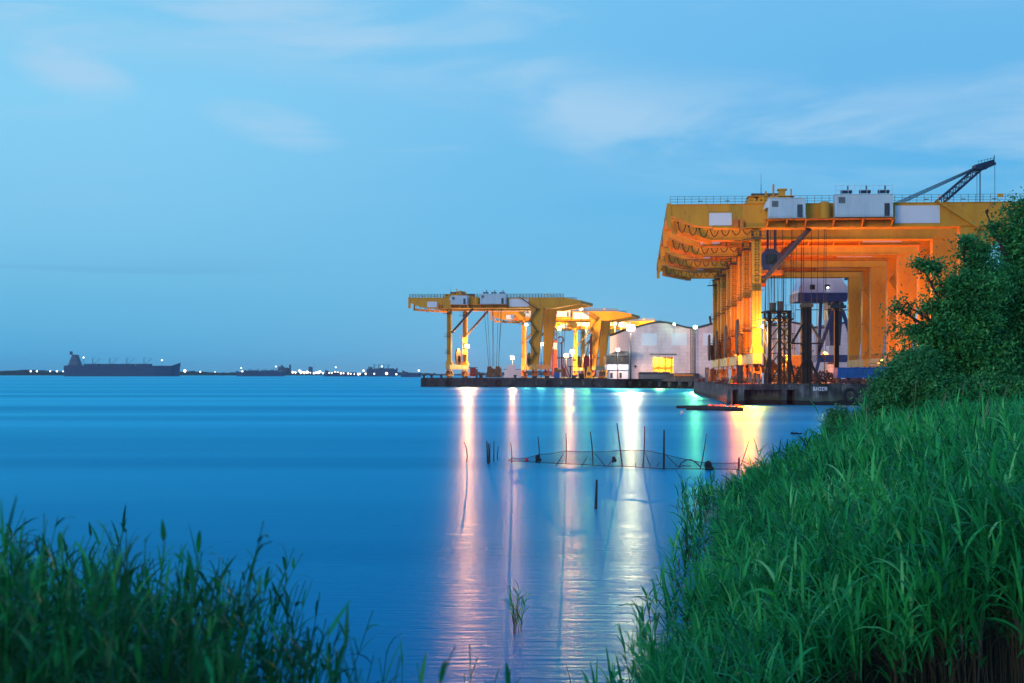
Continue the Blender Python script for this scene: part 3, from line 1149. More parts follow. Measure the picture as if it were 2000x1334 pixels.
# ---------------------------------------------------------------- warehouse
wx0, WY = X(1228, 440), 440.0
bay = 20.2
def roof_z(x):
    u = ((x - wx0) / bay) % 1.0
    return 18.9 + 1.9 * (math.sin(math.pi * u) ** 1.7)
w = thing('warehouse', (wx0 + 50, WY, DECK), 'pale pink walled warehouse with wavy roofline and a glowing doorway', 'warehouse')
door0, door1, doorz0, doorz1 = X(1274.5, WY), X(1315, WY), 4.3, 9.9
NB = 5
def wall_piece(xa, xb, zb):
    n = max(1, int((xb - xa) / 1.0))
    xs = [xa + (xb - xa) * i / n for i in range(n + 1)]
    return [(x, zb) for x in (xa, xb)] + [(x, roof_z(min(max(x, wx0 + .001), wx0 + NB * bay - .001))) for x in reversed(xs)]
m = MB()
for i in range(NB):
    a, b = wx0 + i * bay, wx0 + (i + 1) * bay
    if a < door0 < b:
        m.slab(wall_piece(a, door0, DECK), WY, WY + .5)
        m.slab(wall_piece(door0, door1, doorz1), WY, WY + .5)
        m.slab([(door0, DECK), (door1, DECK), (door1, doorz0), (door0, doorz0)], WY, WY + .5)
        m.slab(wall_piece(door1, b, DECK), WY, WY + .5)
    else:
        m.slab(wall_piece(a, b, DECK), WY, WY + .5)
m.box(wx0, wx0 + .5, WY + .5, WY + 85, DECK, 18.6)
m.box(wx0 + NB * bay - .5, wx0 + NB * bay, WY + .5, WY + 85, DECK, 18.6)
m.build('wall', M['wwall'], w)
m = MB()
xs = np.linspace(wx0 + .001, wx0 + NB * bay - .001, NB * 14 + 1)
vs = []
for x in xs:
    z = roof_z(x)
    vs += [(x, WY - .5, z + .02), (x, WY + 85, z + .02), (x, WY - .5, z + .55), (x, WY + 85, z + .55)]
fs = []
for i in range(len(xs) - 1):
    a, b = 4 * i, 4 * i + 4
    fs += [(a, b, b + 2, a + 2), (a + 2, b + 2, b + 3, a + 3), (a, a + 1, b + 1, b), (a + 1, a + 3, b + 3, b + 1)]
m.add(vs, fs)
rf = m.build('roof', M['darkroof'], w)
m = MB()
m.tube((X(1390, 445), 446, 20), (X(1387, 445), 446, 23.2), .35, n=8)
m.build('flue', M['dark'], rf)
# bricked up pale windows
for (a, b) in ((1253, 1283), (1312, 1342), (1373, 1403), (1435, 1465), (1560, 1590), (1610, 1636)):
    m = MB()
    m.box(X(a, WY), X(b, WY), WY - .06, WY + .1, P(0, 675, WY).z, P(0, 651, WY).z)
    m.build('window', M['signw'], w)
m = MB()
m.box(door0 - 1.0, door1 + 1.0, WY - .5, WY - .02, 10.75, 10.95)
dr = m.build('door_rail', M['dark'], w)
m = MB()
y0, y1 = WY + .5, WY + 16
m.add([(door0 - 3, y1, doorz0), (door1 + 3, y1, doorz0), (door1 + 3, y1, 13), (door0 - 3, y1, 13),
       (door0 - 3, y0, doorz0), (door1 + 3, y0, doorz0), (door1 + 3, y0, 13), (door0 - 3, y0, 13)], [(0, 1, 2, 3), (0, 3, 7, 4), (1, 5, 6, 2), (0, 4, 5, 1)])
m.build('interior', M['cream'], w)
m = MB()
for i in range(5):
    x = door0 + .6 + i * 1.4
    m.box(x, x + .25, WY + 13, WY + 13.3, doorz0, 12)
m.box(door0 - 2, door1 + 2, WY + 12.9, WY + 13.3, 7.6, 8.0)
m.box(door0 + .2, door0 + 2.6, WY + 9, WY + 11, doorz0, 5.6)
m.box(door1 - 2.2, door1 - .4, WY + 10, WY + 12, doorz0, 5.2)
m.slab([(door0 + 3.2, 9.6), (door1, 9.3), (door1, 9.9), (door0 + 3.2, 9.9)], WY + .8, WY + 1.0)
m.build('fittings', M['rustl'], w)
point_light((door0 + 3, WY + 7, 10.6), 26000, (1, .68, .14), .6, w)
m = MB()
for px in (1348.5, 1353.0):
    m.box(X(px, WY) - .12, X(px, WY) + .12, WY - 1.0, WY - .75, DECK, 18.9)
for i in range(14):
    z = 3.6 + i * 1.1
    m.beam((X(1348.5, WY), WY - .87, z), (X(1353, WY), WY - .87, z + 1.0), .08)
m.build('lattice_column', M['rustl'], w)
m = MB()
m.ball((X(1241, WY), WY - .3, P(0, 715.5, WY).z), .35, 8)
m.build('vent', M['dark'], w)
r = thing('floodlight', P(1317, 633, 438), 'small greenish lamp on the warehouse roof edge near the first peak', 'floodlight', 'greenish lamps over the warehouse')
m = MB()
p = P(1317, 633, 438)
m.beam((p.x, p.y + .5, p.z - 1.6), (p.x, p.y + .5, p.z), .15)
m.build('bracket', M['dark'], r)
floodlight(p, M['e_green'], 500, L_GREEN, r, .45)

# low sheds in front of the warehouse
def shed(name, x0, x1, D, ztop, dep, mt, lab, drop=.4):
    t = thing(name, ((x0 + x1) / 2, D, DECK), lab, 'shed')
    m = MB()
    m.box(x0, x1, D, D + dep, DECK, ztop - drop)
    m.build('wall', mt, t)
    m = MB()
    m.slab([(x0 - .2, ztop - drop), (x1 + .2, ztop - drop), (x1 - .3, ztop), (x0 + .3, ztop)], D - .3, D + dep + .3)
    m.build('roof', M['darkroof'], t)
    return t
shed('low_shed', X(1250, 434), X(1311, 434), 436.5, P(0, 726.5, 434).z, 3, M['shed'], 'low dark blue grey shed right beneath the glowing warehouse doorway', .3)
shed('low_shed', X(1311.5, 434), X(1368, 434), 436.5, P(0, 729, 434).z, 3, M['shed'], 'low dark shed right of the doorway, behind the orange pipe')
t = thing('pipe_run', (X(1335, 432), 432, DECK), 'long orange pipe lying on trestles before the dark shed', 'pipe')
m = MB()
m.tube((X(1316, 432), 432, 4.05), (X(1354, 432), 432.0, 4.05), .32, n=12)
m.build('pipe', M['orange'], t)
m = MB()
for px in (1318, 1326, 1336, 1346):
    m.box(X(px, 432) - .1, X(px, 432) + .1, 431.7, 432.3, DECK, 3.75)
m.build('trestle', M['rustl'], t)

# small gabled building left of the warehouse
D = 436
t = thing('workshop', (X(1207, D), D, DECK), 'small gabled workshop with black louvred upper wall left of the warehouse', 'workshop')
xa, xb = X(1186, D), X(1227.3, D)
zt = lambda y: P(0, y, D).z
m = MB(); m.box(xa, xb, D, D + 12, zt(722), zt(711)); m.build('wall', M['signw'], t)
m = MB(); m.box(xa + .8, xb, D + .3, D + 12, DECK, zt(722)); m.build('lower_wall', M['wwall'], t)
m = MB(); m.box(xa - .3, xb, D - .1, D + 12, zt(711), zt(694.5))
for i in range(12):
    z = zt(711) + i * .22 + .05
    m.box(xa - .3, xb, D - .22, D - .1, z, z + .1)
m.build('louvre', M['dark'], t)
m = MB(); m.slab([(xa - .6, zt(694.5)), (xb, zt(694.5)), (xb, zt(686)), (xb - 3.2, zt(685.5)), (xa + 1.0, zt(692))], D - .6, D + 12); m.build('roof', M['shed'], t)
for px in (1192, 1210):
    m = MB(); m.box(X(px, D), X(px + 4.5, D), D + .2, D + .35, zt(738), zt(728)); m.build('door', M['dark'], t)

# ---------------------------------------------------------------- lamps seen in the photo
GA = 'orange floodlights on the far quay'
fl = floodlight
c = cE
p = Vector(cE.location) + Vf * 15.6 + Uf * 20.2
lp = P(912, 676, p.y)
m = MB(); m.beam((lp.x - .2, lp.y + .5, lp.z), (lp.x - 1.2, lp.y + .8, lp.z - .2), .2); m.build('lamp_bracket', M['dark'], cE)
fl(lp, M['e_orange'], 24000, L_ORANGE, cE, .85, aim=(-10, 0, 0), pw2=0)
water_spot(lp + Vector((.3, -1.5, .3)), 2800000, (1, .068, .02), cE, 6)
lamp_mast(1001, 699, 566, DECK, 'orange floodlight mast behind the pale lit hut on the far quay', M['e_orange'], 40000, L_ORANGE, GA, .85)
water_spot(P(1001, 699, 564), 1600000, (1, .068, .02), None, 3.4)
lamp_mast(1028, 634, 560, DECK, 'tall thin mast with one warm white lamp left of the far staircase leg', M['e_white'], 9000, L_WHITE, None, .6)
lamp_mast(1057, 672, 520, DECK, 'white floodlight mast seen between the two right legs of the first far crane', M['e_white'], 12000, L_WHITE, None, .75)
lamp_mast(1106, 694, 590, DECK, 'left lamp mast of the bright orange pair in the middle of the far quay', M['e_orange'], 70000, L_ORANGE, GA, .85)
lamp_mast(1118, 687, 592, DECK, 'right lamp mast of the bright orange pair in the middle of the far quay', M['e_orange'], 70000, L_ORANGE, GA, .95)
water_spot(P(1112, 689, 588), 2500000, (1, .068, .02), None, 3.2)
lamp_mast(1135, 721, 520, DECK, 'short orange lamp post low beside the yellow machine on the far quay', M['e_amber'], 2500, L_AMBER, GA, .5)
lamp_mast(1135, 603, 575, DECK, 'very tall lamp mast glowing above the girder of the second far crane', M['e_orange'], 9000, L_WARM, None, .8)
for px, py, la in ((1092, 641, 'lamp mast showing under the far girder beside the white cabinet'), (1145, 634, 'lamp mast showing under the far girder left of the stairs'), (1201, 632, 'lamp mast between the far crane legs and the big white lamp'),
                   (1214, 634, 'lamp mast immediately left of the big white warehouse lamp')):
    lamp_mast(px, py, 700, DECK, la, M['e_orange'], 150000, (1, .60, .10), None, .9)
lamp_mast(1232, 640, 428, DECK, 'brightest white floodlight mast at the left corner of the warehouse', M['e_white'], 20000, (1, .60, .40), None, 1.3, aim=(20, 0, 0), w=.3)
water_spot(P(1232, 640, 426.4), 1500000, (1, .15, .07), None, 5)
lamp_mast(1207, 683, 433, DECK, 'white floodlight mast in front of the gabled workshop roof', M['e_white'], 5000, L_WHITE, None, .6)
lamp_mast(1358, 639, 425, DECK, 'greenish white floodlight mast before the warehouse wall right of the doorway', M['e_green'], 1500, L_GREEN, 'greenish lamps over the warehouse', .7, w=.2)
water_spot(P(1358, 639, 423.5), 130000, (.75, .70, .20), None, 6)

# near yard lamps, with added lights for legs and streak
p = P(1490.5, 638, 221.2)
m = MB(); m.beam((p.x - .75, p.y + .9, p.z), (p.x + .1, p.y + .3, p.z), .14); m.build('lamp_bracket', M['dark'], cA)
fl(p, M['e_white'], 1100, (1, .80, .36), cA, .38, aim=(20, 0, 0))
water_spot(p + Vector((-.2, -1.6, .2)), 12000, (1, .16, .0), cA, 12)
point_light(P(1476, 655, 214.5), 7500, (1, .58, .12), .25, cA)  # added light without a fixture, brightens the slender legs
water_spot(P(1462, 690, 215.5), 560000, (1, .045, .0), cA, 12)  # added spot, no lamp stands here, for the orange streak
water_spot(P(1438, 690, 217.5), 160000, (1, .04, .0), cA, 12)  # second added spot, widens the orange streak
GN = 'amber work lights in the near crane yard'
lamp_mast(1528, 702, 229, DECK, 'amber work light low behind the lattice tower', M['e_amber'], 16000, L_AMBER, GN, .35, aim=(40, 300, 40))
lamp_mast(1612, 690, 262, DECK, 'amber work light behind the rusty columns beneath the cranes', M['e_amber'], 20000, L_AMBER, GN, .4, aim=(70, 240, 40))
lamp_mast(1722, 706, 236, DECK, 'amber work light behind the blue skip', M['e_amber'], 16000, L_AMBER, GN, .4, aim=(66, 250, 40))
lamp_mast(1860, 704, 228, DECK, 'amber work light near the rigid leg, hidden by trees', M['e_amber'], 15000, L_AMBER, GN, .4, aim=(70, 240, 40))
lamp_mast(1441, 690, 246, DECK, 'amber work light between the slender crane legs', M['e_amber'], 10000, L_AMBER, GN, .35, aim=(30, 250, 40))

# ---------------------------------------------------------------- objects on the far quay
def boxes(name, mt, lab, cat, spec, D, group=None, extra=None):
    """spec: list of (part, material, px0, px1, py0, py1, depth)"""
    x = X((spec[0][2] + spec[0][3]) / 2, D)
    t = thing(name, (x, D, DECK), lab, cat, group)
    for i, (pn, mm, a, b, c_, d_, dep) in enumerate(spec):
        m = MB()
        z0 = max(P(0, d_, D).z, DECK + .01 * i)
        z1 = P(0, c_, D).z
        m.box(X(a, D), X(b, D), D + .01 * i, D + dep, z0, z1)
        m.build(pn, mm, t)
    return t

t = boxes('red_cabin', None, 'small dark red cabin with flared lid beside the tip crane', 'cabin',
          [('cabin_wall', M['red'], 918, 929, 718.5, 735, 2), ('cabin_roof', M['dark'], 915.5, 932, 717.3, 718.5, 2.3), ('cabin_base', M['signw'], 919, 926, 733, 738.5, 1.6), ('tank', M['rustl'], 929.2, 933, 721, 738, 1.5)], 488)
t = boxes('crate', None, 'brown crate on the quay between the red cabin and hanging hook block', 'crate', [('crate_body', M['rustl'], 936, 943, 731, 739, 1.5), ('crate_lid', M['rust'], 935.5, 943.5, 730.2, 731, 1.6)], 490)
t = boxes('pale_hut', None, 'pale brightly lit hut with stepped top under the second orange lamp', 'hut',
          [('hut_wall', M['signw'], 985, 1017, 722, 739, 5), ('upper_room', M['signw'], 990, 1008, 713, 722, 4), ('roof', M['shed'], 984, 1018, 721, 722, 5.2), ('window', M['glass'], 1002, 1008, 725, 728.5, .1)], 548)
for (a, b, cc, la) in ((1021, 1030, 716, 'orange winch frame at the foot of the second far crane'), (1168, 1180, 722, 'orange winch frame beside the gabled workshop')):
    boxes('winch_frame', None, la, 'winch', [('base_frame', M['orange'], a, b, 734, 739, 2), ('drum_housing', M['rustl'], a + 2, b - 2, 726, 734, 1.6), ('mast', M['orange'], a + 3.5, a + 5, cc, 726, .5)], 505)
t = boxes('container', None, 'small blue container with white end on the far quay', 'container', [('container_body', M['bluel'], 1082, 1093, 727.5, 739, 2.4), ('door', M['signw'], 1093, 1096, 727.5, 738, 2.3)], 476)
# yellow machine
t = thing('yellow_machine', P(1150, 739, 478), 'bright yellow hunched machine on the far quay left of the staircase leg base', 'machine')
m = MB(); D = 478
m.slab([(X(1144.5, D), 3.0), (X(1157.5, D), 3.0), (X(1157, D), 4.4), (X(1155, D), 5.6), (X(1152, D), 7.0), (X(1148.5, D), 7.2), (X(1146.5, D), 5.8), (X(1146, D), 4.4)], D, D + 2)
m.build('machine_body', M['yellow'], t)
m = MB(); m.tube((X(1150, D), D - .05, 4.6), (X(1150, D), D + .1, 4.6), .7); m.build('port', M['dark'], t)
point_light((X(1150, D), D - 4, 4.5), 350, (1, .7, .15), .2, t)
# crossed red frame, portal bench
t = thing('trestle_frame', P(1105, 739, 480), 'crossed dark red trestle legs leaning beside a flat portal', 'trestle')
m = MB(); D = 480
for (a, b) in (((1097, 712), (1110, 739)), ((1103, 709), (1113, 738)), ((1101, 739), (1104, 716))):
    m.beam(P(a[0], a[1], D), P(b[0], b[1], D), .35)
m.build('crossed_legs', M['red'], t)
m = MB()
m.beam(P(1109, 715.5, D), P(1135, 715.5, D), .3)
m.beam(P(1114, 715.5, D), P(1114, 739, D), .45)
m.beam(P(1131, 715.5, D), P(1131, 739, D), .2)
m.build('portal', M['rust'], t)
for (a, b, z, mt, la) in ((1117, 1125, 733, M['dark'], 'dark box under the flat portal on the far quay'), (1131, 1141, 730, M['rust'], 'rusty bin just left of the yellow machine'), (1186, 1195, 728, M['dark'], 'black skip in front of the gabled workshop'),
                          (1216, 1226, 736, M['dark'], 'flat dark skip before the left corner of the warehouse')):
    boxes('steel_bin', None, la, 'bin', [('bin_body', mt, a, b, z, 739, 1.8), ('rim', M['shed'], a - .6, b + .6, z - .7, z, 1.9)], 462)
# canopy before the workshop
t = thing('canopy', P(1198, 739, 452), 'flat dark canopy on posts in front of the workshop', 'canopy')
D = 452
m = MB(); m.box(X(1179, D), X(1208, D), D, D + 4, zt(721.5), zt(720.3)); m.build('roof', M['dark'], t)
for px in (1181, 1203.5):
    m = MB(); m.box(X(px, D), X(px + 1.5, D), D + .2, D + .6, DECK, zt(721.5)); m.build('post', M['dark'], t)
# red white banded tower (dock crane stem) and lattice crane
t = thing('banded_tower', P(1083, 739, 720), 'red and white banded crane tower between the far crane legs', 'tower')
D = 720
xa, xb = X(1078, D), X(1088.5, D)
for i, (a, b, mm) in enumerate(((739, 712, 'red'), (712, 682, 'red'), (682, 670, 'signw'), (670, 664, 'red'))):
    m = MB(); z0, z1 = max(P(0, a, D).z, DECK), P(0, b, D).z
    m.tube(((xa + xb) / 2, D, z0), ((xa + xb) / 2, D, z1), (xb - xa) / 2 - .05 * i, n=16); m.build('tower_band', M[mm], t)
m = MB()
z0 = P(0, 664, D).z
for k in range(6):
    s_ = 1 if k % 2 else -1
    m.beam((xa + .3 if s_ > 0 else xb - .3, D, z0 + k * 1.6), (xb - .3 if s_ > 0 else xa + .3, D, z0 + k * 1.6 + 1.6), .3)
m.beam((xa + .3, D, z0), (xa + .3, D, z0 + 9), .35)
m.beam((xb - .3, D, z0), (xb - .3, D, z0 + 9), .35)
m.build('lattice_top', M['dark'], t)
t = thing('lattice_crane', P(1150, 739, 560), 'dark red cabbed crane with thin lattice boom and red mast', 'crane')
D = 560
m = MB(); m.box(X(1139, D), X(1151, D), D, D + 4, P(0, 718, D).z, P(0, 697, D).z); m.slab([(X(1141, D), P(0, 697, D).z), (X(1149, D), P(0, 697, D).z), (X(1147, D), P(0, 693, D).z), (X(1143, D), P(0, 693, D).z)], D, D + 3); m.build('machine_house', M['red'], t)
m = MB(); m.box(X(1142, D), X(1149, D), D + .5, D + 3.5, DECK, P(0, 718, D).z); m.build('pedestal', M['rust'], t)
m = MB()
a0, a1 = P(1144, 695, D), P(1155, 652, D)
b0, b1 = P(1150, 697, D), P(1156.5, 653, D)
m.beam(a0, a1, .28); m.beam(b0, b1, .28)
for k in range(9):
    u, v = k / 9, (k + 1) / 9
    m.beam(a0.lerp(a1, u), b0.lerp(b1, v), .15); m.beam(b0.lerp(b1, u), a0.lerp(a1, u), .15)
m.build('boom', M['dark'], t)
m = MB(); m.box(X(1153, D), X(1157.5, D), D + 5, D + 6, DECK, P(0, 656, D).z); m.build('mast', M['red'], t)
t = thing('ring_tower', P(1100, 739, 640), 'thin dark red tower with a round ring head in the far yard', 'tower')
D = 640
m = MB()
m.beam((X(1097, D), D, DECK), (X(1097, D), D, P(0, 668, D).z), .7)
m.build('tower_mast', M['red'], t)
m = MB()
cc = P(1095, 664, D)
m.path([(cc.x + 1.3 * math.cos(a), D, cc.z + 1.5 * math.sin(a)) for a in np.linspace(-1.9, 2.6, 12)], .3, 6); m.build('ring_head', M['red'], t)
# thin shed / hall between
t = boxes('far_hall', None, 'low pink lit hall deep between the far crane legs', 'hall', [('wall', M['wwall'], 1092, 1170, 700, 739, 20), ('roof', M['darkroof'], 1090, 1172, 697.5, 700, 21)], 850)

# ---------------------------------------------------------------- near yard objects
def G(px, py, D):
    return P(px, py, D)

# lattice tower with two drums
D = 211.0
t = thing('lattice_tower', (X(1521, D), D, DECK), 'black lattice tower with two rusty drums on its top platform', 'tower')
zz = lambda y: P(0, y, D).z
def tower_verts(dy):
    return [(X(1502.5, D), D + dy), (X(1522, D), D + dy), (X(1541.5, D), D + dy)]
m = MB()
for i, (x, y) in enumerate(tower_verts(0)):
    m.box(x - .27, x + .27, y - .27, y + .27, DECK, zz(607))
for i, (x, y) in enumerate(tower_verts(4)):
    if i != 1:
        m.box(x - .14, x + .14, y - .14, y + .14, DECK, zz(607))
m.build('column', M['rust'], t)
m = MB()
xs3 = [X(1502.5, D), X(1522, D), X(1541.5, D)]
zb = [DECK + .1, zz(716), zz(690), zz(662), zz(636), zz(612)]
for k in range(5):
    for i in range(2):
        for dy in (0,):
            m.beam((xs3[i], D + dy, zb[k]), (xs3[i + 1], D + dy, zb[k + 1]), .19)
            if i:
                m.beam((xs3[i + 1], D + dy, zb[k]), (xs3[i], D + dy, zb[k + 1]), .19)
            m.beam((xs3[i], D + dy, zb[k + 1]), (xs3[i + 1], D + dy, zb[k + 1]), .14)
    for x in (xs3[0], xs3[2]):
        m.beam((x, D, zb[k]), (x, D + 4, zb[k + 1]), .12)
m.beam(P(1541, 690, D), P(1553, 748, D), .28)
m.beam(P(1502, 690, D), P(1491, 748, D), .28)
m.build('bracing', M['rust'], t)
m = MB()
m.box(X(1497, D), X(1545, D), D - .6, D + 4.6, zz(610), zz(606.5))
m.box(X(1490, D), X(1549, D), D - .9, D + 4.6, zz(624), zz(622))
m.slab([(X(1490, D), zz(624)), (X(1502, D), zz(630)), (X(1502, D), zz(624))], D - .3, D)
m.slab([(X(1549, D), zz(624)), (X(1541, D), zz(630)), (X(1541, D), zz(624))], D - .3, D)
m.build('platform', M['rust'], t)
m = MB()
for (a, b, z) in ((1490, 1500, 622), (1539, 1549, 622), (1500, 1545, 606.5)):
    for i in range(5):
        xx = X(a + (b - a) * i / 4, D)
        m.beam((xx, D - .85, zz(z)), (xx, D - .85, zz(z) + .8), .05)
    m.beam((X(a, D), D - .85, zz(z) + .8), (X(b, D), D - .85, zz(z) + .8), .05)
m.build('railing', M['dark'], t)
for (a, b, y0, y1) in ((1506, 1518, 606.5, 592.5), (1520.5, 1531.5, 606.5, 589.5)):
    m = MB()
    m.tube((X((a + b) / 2, D), D + 1, zz(y0)), (X((a + b) / 2, D), D + 1, zz(y1)), (X(b, D) - X(a, D)) / 2, n=18)
    m.tube((X((a + b) / 2, D), D + 1, zz(y1)), (X((a + b) / 2, D), D + 1, zz(y1) + .12), (X(b, D) - X(a, D)) / 2 * 1.25, n=18)
    m.build('drum', M['rustl'], t)
m = MB()
for px in (1547.5, 1551):
    m.beam(P(px, 651, D), P(px, 681, D), .06)
for i in range(9):
    m.beam(P(1547.5, 652 + i * 3.3, D), P(1551, 652 + i * 3.3, D), .05)
m.beam(P(1541, 651, D), P(1551, 651, D), .08); m.beam(P(1541, 681, D), P(1554, 681, D), .08)
m.build('ladder', M['dark'], t)

# rusty braced column
D = 209.5
t = thing('braced_column', (X(1576, D), D, DECK), 'thick rusty column with a cross bar and splayed braces right of the lattice tower', 'column')
m = MB()
m.box(X(1568, D), X(1585, D), D, D + 1.4, DECK, zz(598))
m.box(X(1572, D), X(1576, D), D - .25, D, DECK, zz(596))
m.box(X(1579, D), X(1582, D), D - .18, D, DECK, zz(600))
m.build('column', M['rust'], t)
m = MB()
m.box(X(1566, D), X(1588, D), D - .3, D + 1.6, zz(600), zz(593.5))
m.box(X(1570, D), X(1584, D), D - .2, D + 1.4, zz(593.5), zz(591.5))
m.build('head', M['rustl'], t)
m = MB()
m.box(X(1552, D), X(1598, D), D - .5, D - .3, zz(606), zz(604.6))
m.box(X(1546, D), X(1607, D), D - .35, D + 1.6, zz(672), zz(669.5))
m.build('cross_bar', M['rust'], t)
for s in (-1, 1):
    for (x0, y0, x1, y1) in ((1576 + s * 8, 633, 1576 + s * 29, 670), (1576 + s * 8, 708, 1576 + s * 27, 750)):
        m = MB(); m.beam(P(x0, y0, D), P(x1, y1, D), .32); m.build('brace', M['rustl'] if s > 0 and y0 < 700 else M['rust'], t)
m = MB()
for i in range(26):
    a = 1566 + random.random() * 20
    y = 685 + random.random() * 30
    m.beam(P(a, y, D - .3), P(a + random.uniform(-6, 6), y + random.uniform(-5, 5), D - .4), .12)
m.build('clutter', M['rust'], t)
# slim ladder column
D = 214
t = thing('ladder_column', (X(1635, D), D, DECK), 'slim dark column with rung pattern standing left of the blue skip', 'column')
m = MB()
m.box(X(1630.5, D), X(1632, D), D, D + .7, DECK, zz(598)); m.box(X(1637.5, D), X(1639, D), D, D + .7, DECK, zz(598)); m.box(X(1632, D), X(1637.5, D), D + .3, D + .6, DECK, zz(598))
for i in range(70):
    z = DECK + i * .17
    if z < zz(598):
        m.box(X(1632, D), X(1637.5, D), D + .05, D + .3, z, z + .07)
m.build('column', M['rust'], t)
m = MB()
m.box(X(1621, D), X(1652, D), D - .3, D + 1.2, zz(602), zz(596)); m.box(X(1611, D), X(1655, D), D - .2, D + .8, zz(606), zz(604.5))
m.tube((X(1628, D), D, zz(595)), (X(1628, D), D + .8, zz(591)), .3); m.tube((X(1645, D), D, zz(595)), (X(1645, D), D + .8, zz(591)), .3)
m.build('head', M['dark'], t)

# blue harbour crane behind
D = 350
t = thing('harbour_crane', (X(1637, D), D, DECK), 'blue portal harbour crane with white cab house and raised lattice jib', 'harbour crane')
zb_ = lambda y: P(0, y, D).z
m = MB(); m.slab([(X(1560, D), zb_(572)), (X(1655, D), zb_(572)), (X(1655, D), zb_(560)), (X(1639, D), zb_(536)), (X(1572, D), zb_(536)), (X(1560, D), zb_(565))], D, D + 9); hs = m.build('machine_house', M['signw'], t)
for a in (1582, 1611):
    m = MB(); m.box(X(a, D), X(a + 9.5, D), D - .08, D + .1, zb_(565.5), zb_(556)); m.build('window', M['glass'], hs)
r_ = MB(); r_.ball(tuple(P(1617, 562, D - .4)), .32, 8); r_.build('window_lamp', M['e_shorew'], hs)
m = MB(); m.slab([(X(1557, D), zb_(589)), (X(1652, D), zb_(589)), (X(1656, D), zb_(572.2)), (X(1557, D), zb_(572.2))], D - 1, D + 10); m.box(X(1573, D), X(1640, D), D - 1.2, D - 1, zb_(588), zb_(575)); m.build('turntable', M['blue'], t)
m = MB()
m.slab([(X(1625, D), zb_(675)), (X(1645, D), zb_(675)), (X(1650, D), zb_(603)), (X(1648, D), zb_(589)), (X(1622, D), zb_(589)), (X(1620, D), zb_(603))], D + 2, D + 7)
m.build('pylon', M['blue'], t)
m = MB(); m.box(X(1622, D), X(1647, D), D + 1.6, D + 7.4, zb_(693), zb_(675)); m.build('pylon_base', M['signw'], t)
m = MB(); m.box(X(1597, D), X(1665, D), D + 1, D + 8, zb_(707), zb_(693)); m.build('portal_beam', M['blue'], t)
for (x0, y0, x1, y1) in ((1628, 605, 1600, 690), (1603, 592, 1600, 700), (1645, 605, 1662, 652), (1668, 660, 1678, 739), (1600, 700, 1592, 739)):
    m = MB(); m.beam(P(x0, y0, D + 1), (X(x1, D), D + 1, max(P(x1, y1, D).z, DECK)), .8); m.build('leg', M['blue'], t)
m = MB()
j0, j1 = P(1655, 545, D), P(1914, 322, D)
k0, k1 = P(1672, 548, D), P(1918, 332, D)
j2 = P(1944, 314, D)
for dy in (0, 3):
    o_ = Vector((0, dy, 0))
    oe = Vector((0, dy * .4 + .9, 0))
    m.beam(j0 + o_, j1 + oe, .42); m.beam(k0 + o_, k1 + oe, .42)
    for i in range(22):
        u, v = i / 22, (i + 1) / 22
        m.beam((j0 + o_).lerp(j1 + oe, u), (k0 + o_).lerp(k1 + oe, (u + v) / 2), .2)
        m.beam((k0 + o_).lerp(k1 + oe, (u + v) / 2), (j0 + o_).lerp(j1 + oe, v), .2)
m.beam(P(1905, 326, D + 1.5), j2 + Vector((0, 1.5, 0)), 1.3, 1.0)
m.beam(P(1912, 333, D + 1.5), P(1944, 319, D + 1.5), .9, .7)
m.box(X(1906, D), X(1921, D), D, D + 3, zb_(331), zb_(321))
m.box(X(1924, D), X(1930, D), D + .6, D + 2, zb_(329), zb_(322))
jb = m.build('jib', M['navy'], t)
m = MB()
for i in range(6):
    a = P(1911 + i * 6, 321 - i * 1.6, D + .5)
    m.beam(a, a + Vector((0, 0, .9)), .08)
m.beam(P(1911, 315, D + .5), P(1942, 308, D + .5), .08)
m.beam(P(1942, 316, D + .5), P(1942, 303, D + .5), .14)
m.build('railing', M['navy'], jb)
m = MB()
for dy, oy in ((0, 0), (.8, 3), (1.6, 6), (2.4, -3)):
    m.beam(P(1640, 447 + oy, D + dy), P(1912, 325 + oy * .5, D + dy), .18)
m.build('stay_cable', M['navy'], t)
m = MB()
m.beam(P(1632, 536, D + 1), P(1640, 445, D + 1), .9); m.beam(P(1650, 540, D + 1), P(1641, 445, D + 1), .7); m.build('mast', M['blue'], t)
m = MB()
m.tube(P(1943, 318, D + 1), P(1943, 520, D + 1), .07, n=5); m.tube(P(1914, 330, D + 1), P(1914, 520, D + 1), .16, n=5); m.tube(P(1908, 330, D + 1), P(1908, 520, D + 1), .06, n=5)
m.build('hoist_rope', M['navy'], t)

# blue skip
D = 206
t = thing('blue_skip', (X(1700, D), D, DECK), 'long ribbed blue steel skip on supports at the quay edge by the trees', 'skip')
m = MB()
m.box(X(1637, D), X(1790, D), D, D + 3, zz(738), zz(718.5))
for i in range(11):
    xx = X(1637 + i * 15, D)
    m.box(xx - .1, xx + .1, D - .1, D, zz(738), zz(718.5))
for y in (718.6, 724.5, 731, 737.5):
    m.box(X(1637, D), X(1790, D), D - .14, D - .02, zz(y) - .07, zz(y) + .07)
m.build('skip_body', M['bluel'], t)
m = MB()
for i in range(8):
    xx = X(1640 + i * 20, D)
    m.box(xx, xx + .25, D + .2, D + 2.8, DECK, zz(738))
m.build('support', M['dark'], t)
m = MB()
for i in range(5):
    xx = X(1702 + i * 12, D)
    m.beam((xx, D + 1, zz(718.5)), (xx, D + 1, zz(718.5) + .65), .05)
m.beam((X(1702, D), D + 1, zz(718.5) + .65), (X(1750, D), D + 1, zz(718.5) + .65), .05)
m.build('guard_rail', M['dark'], t)
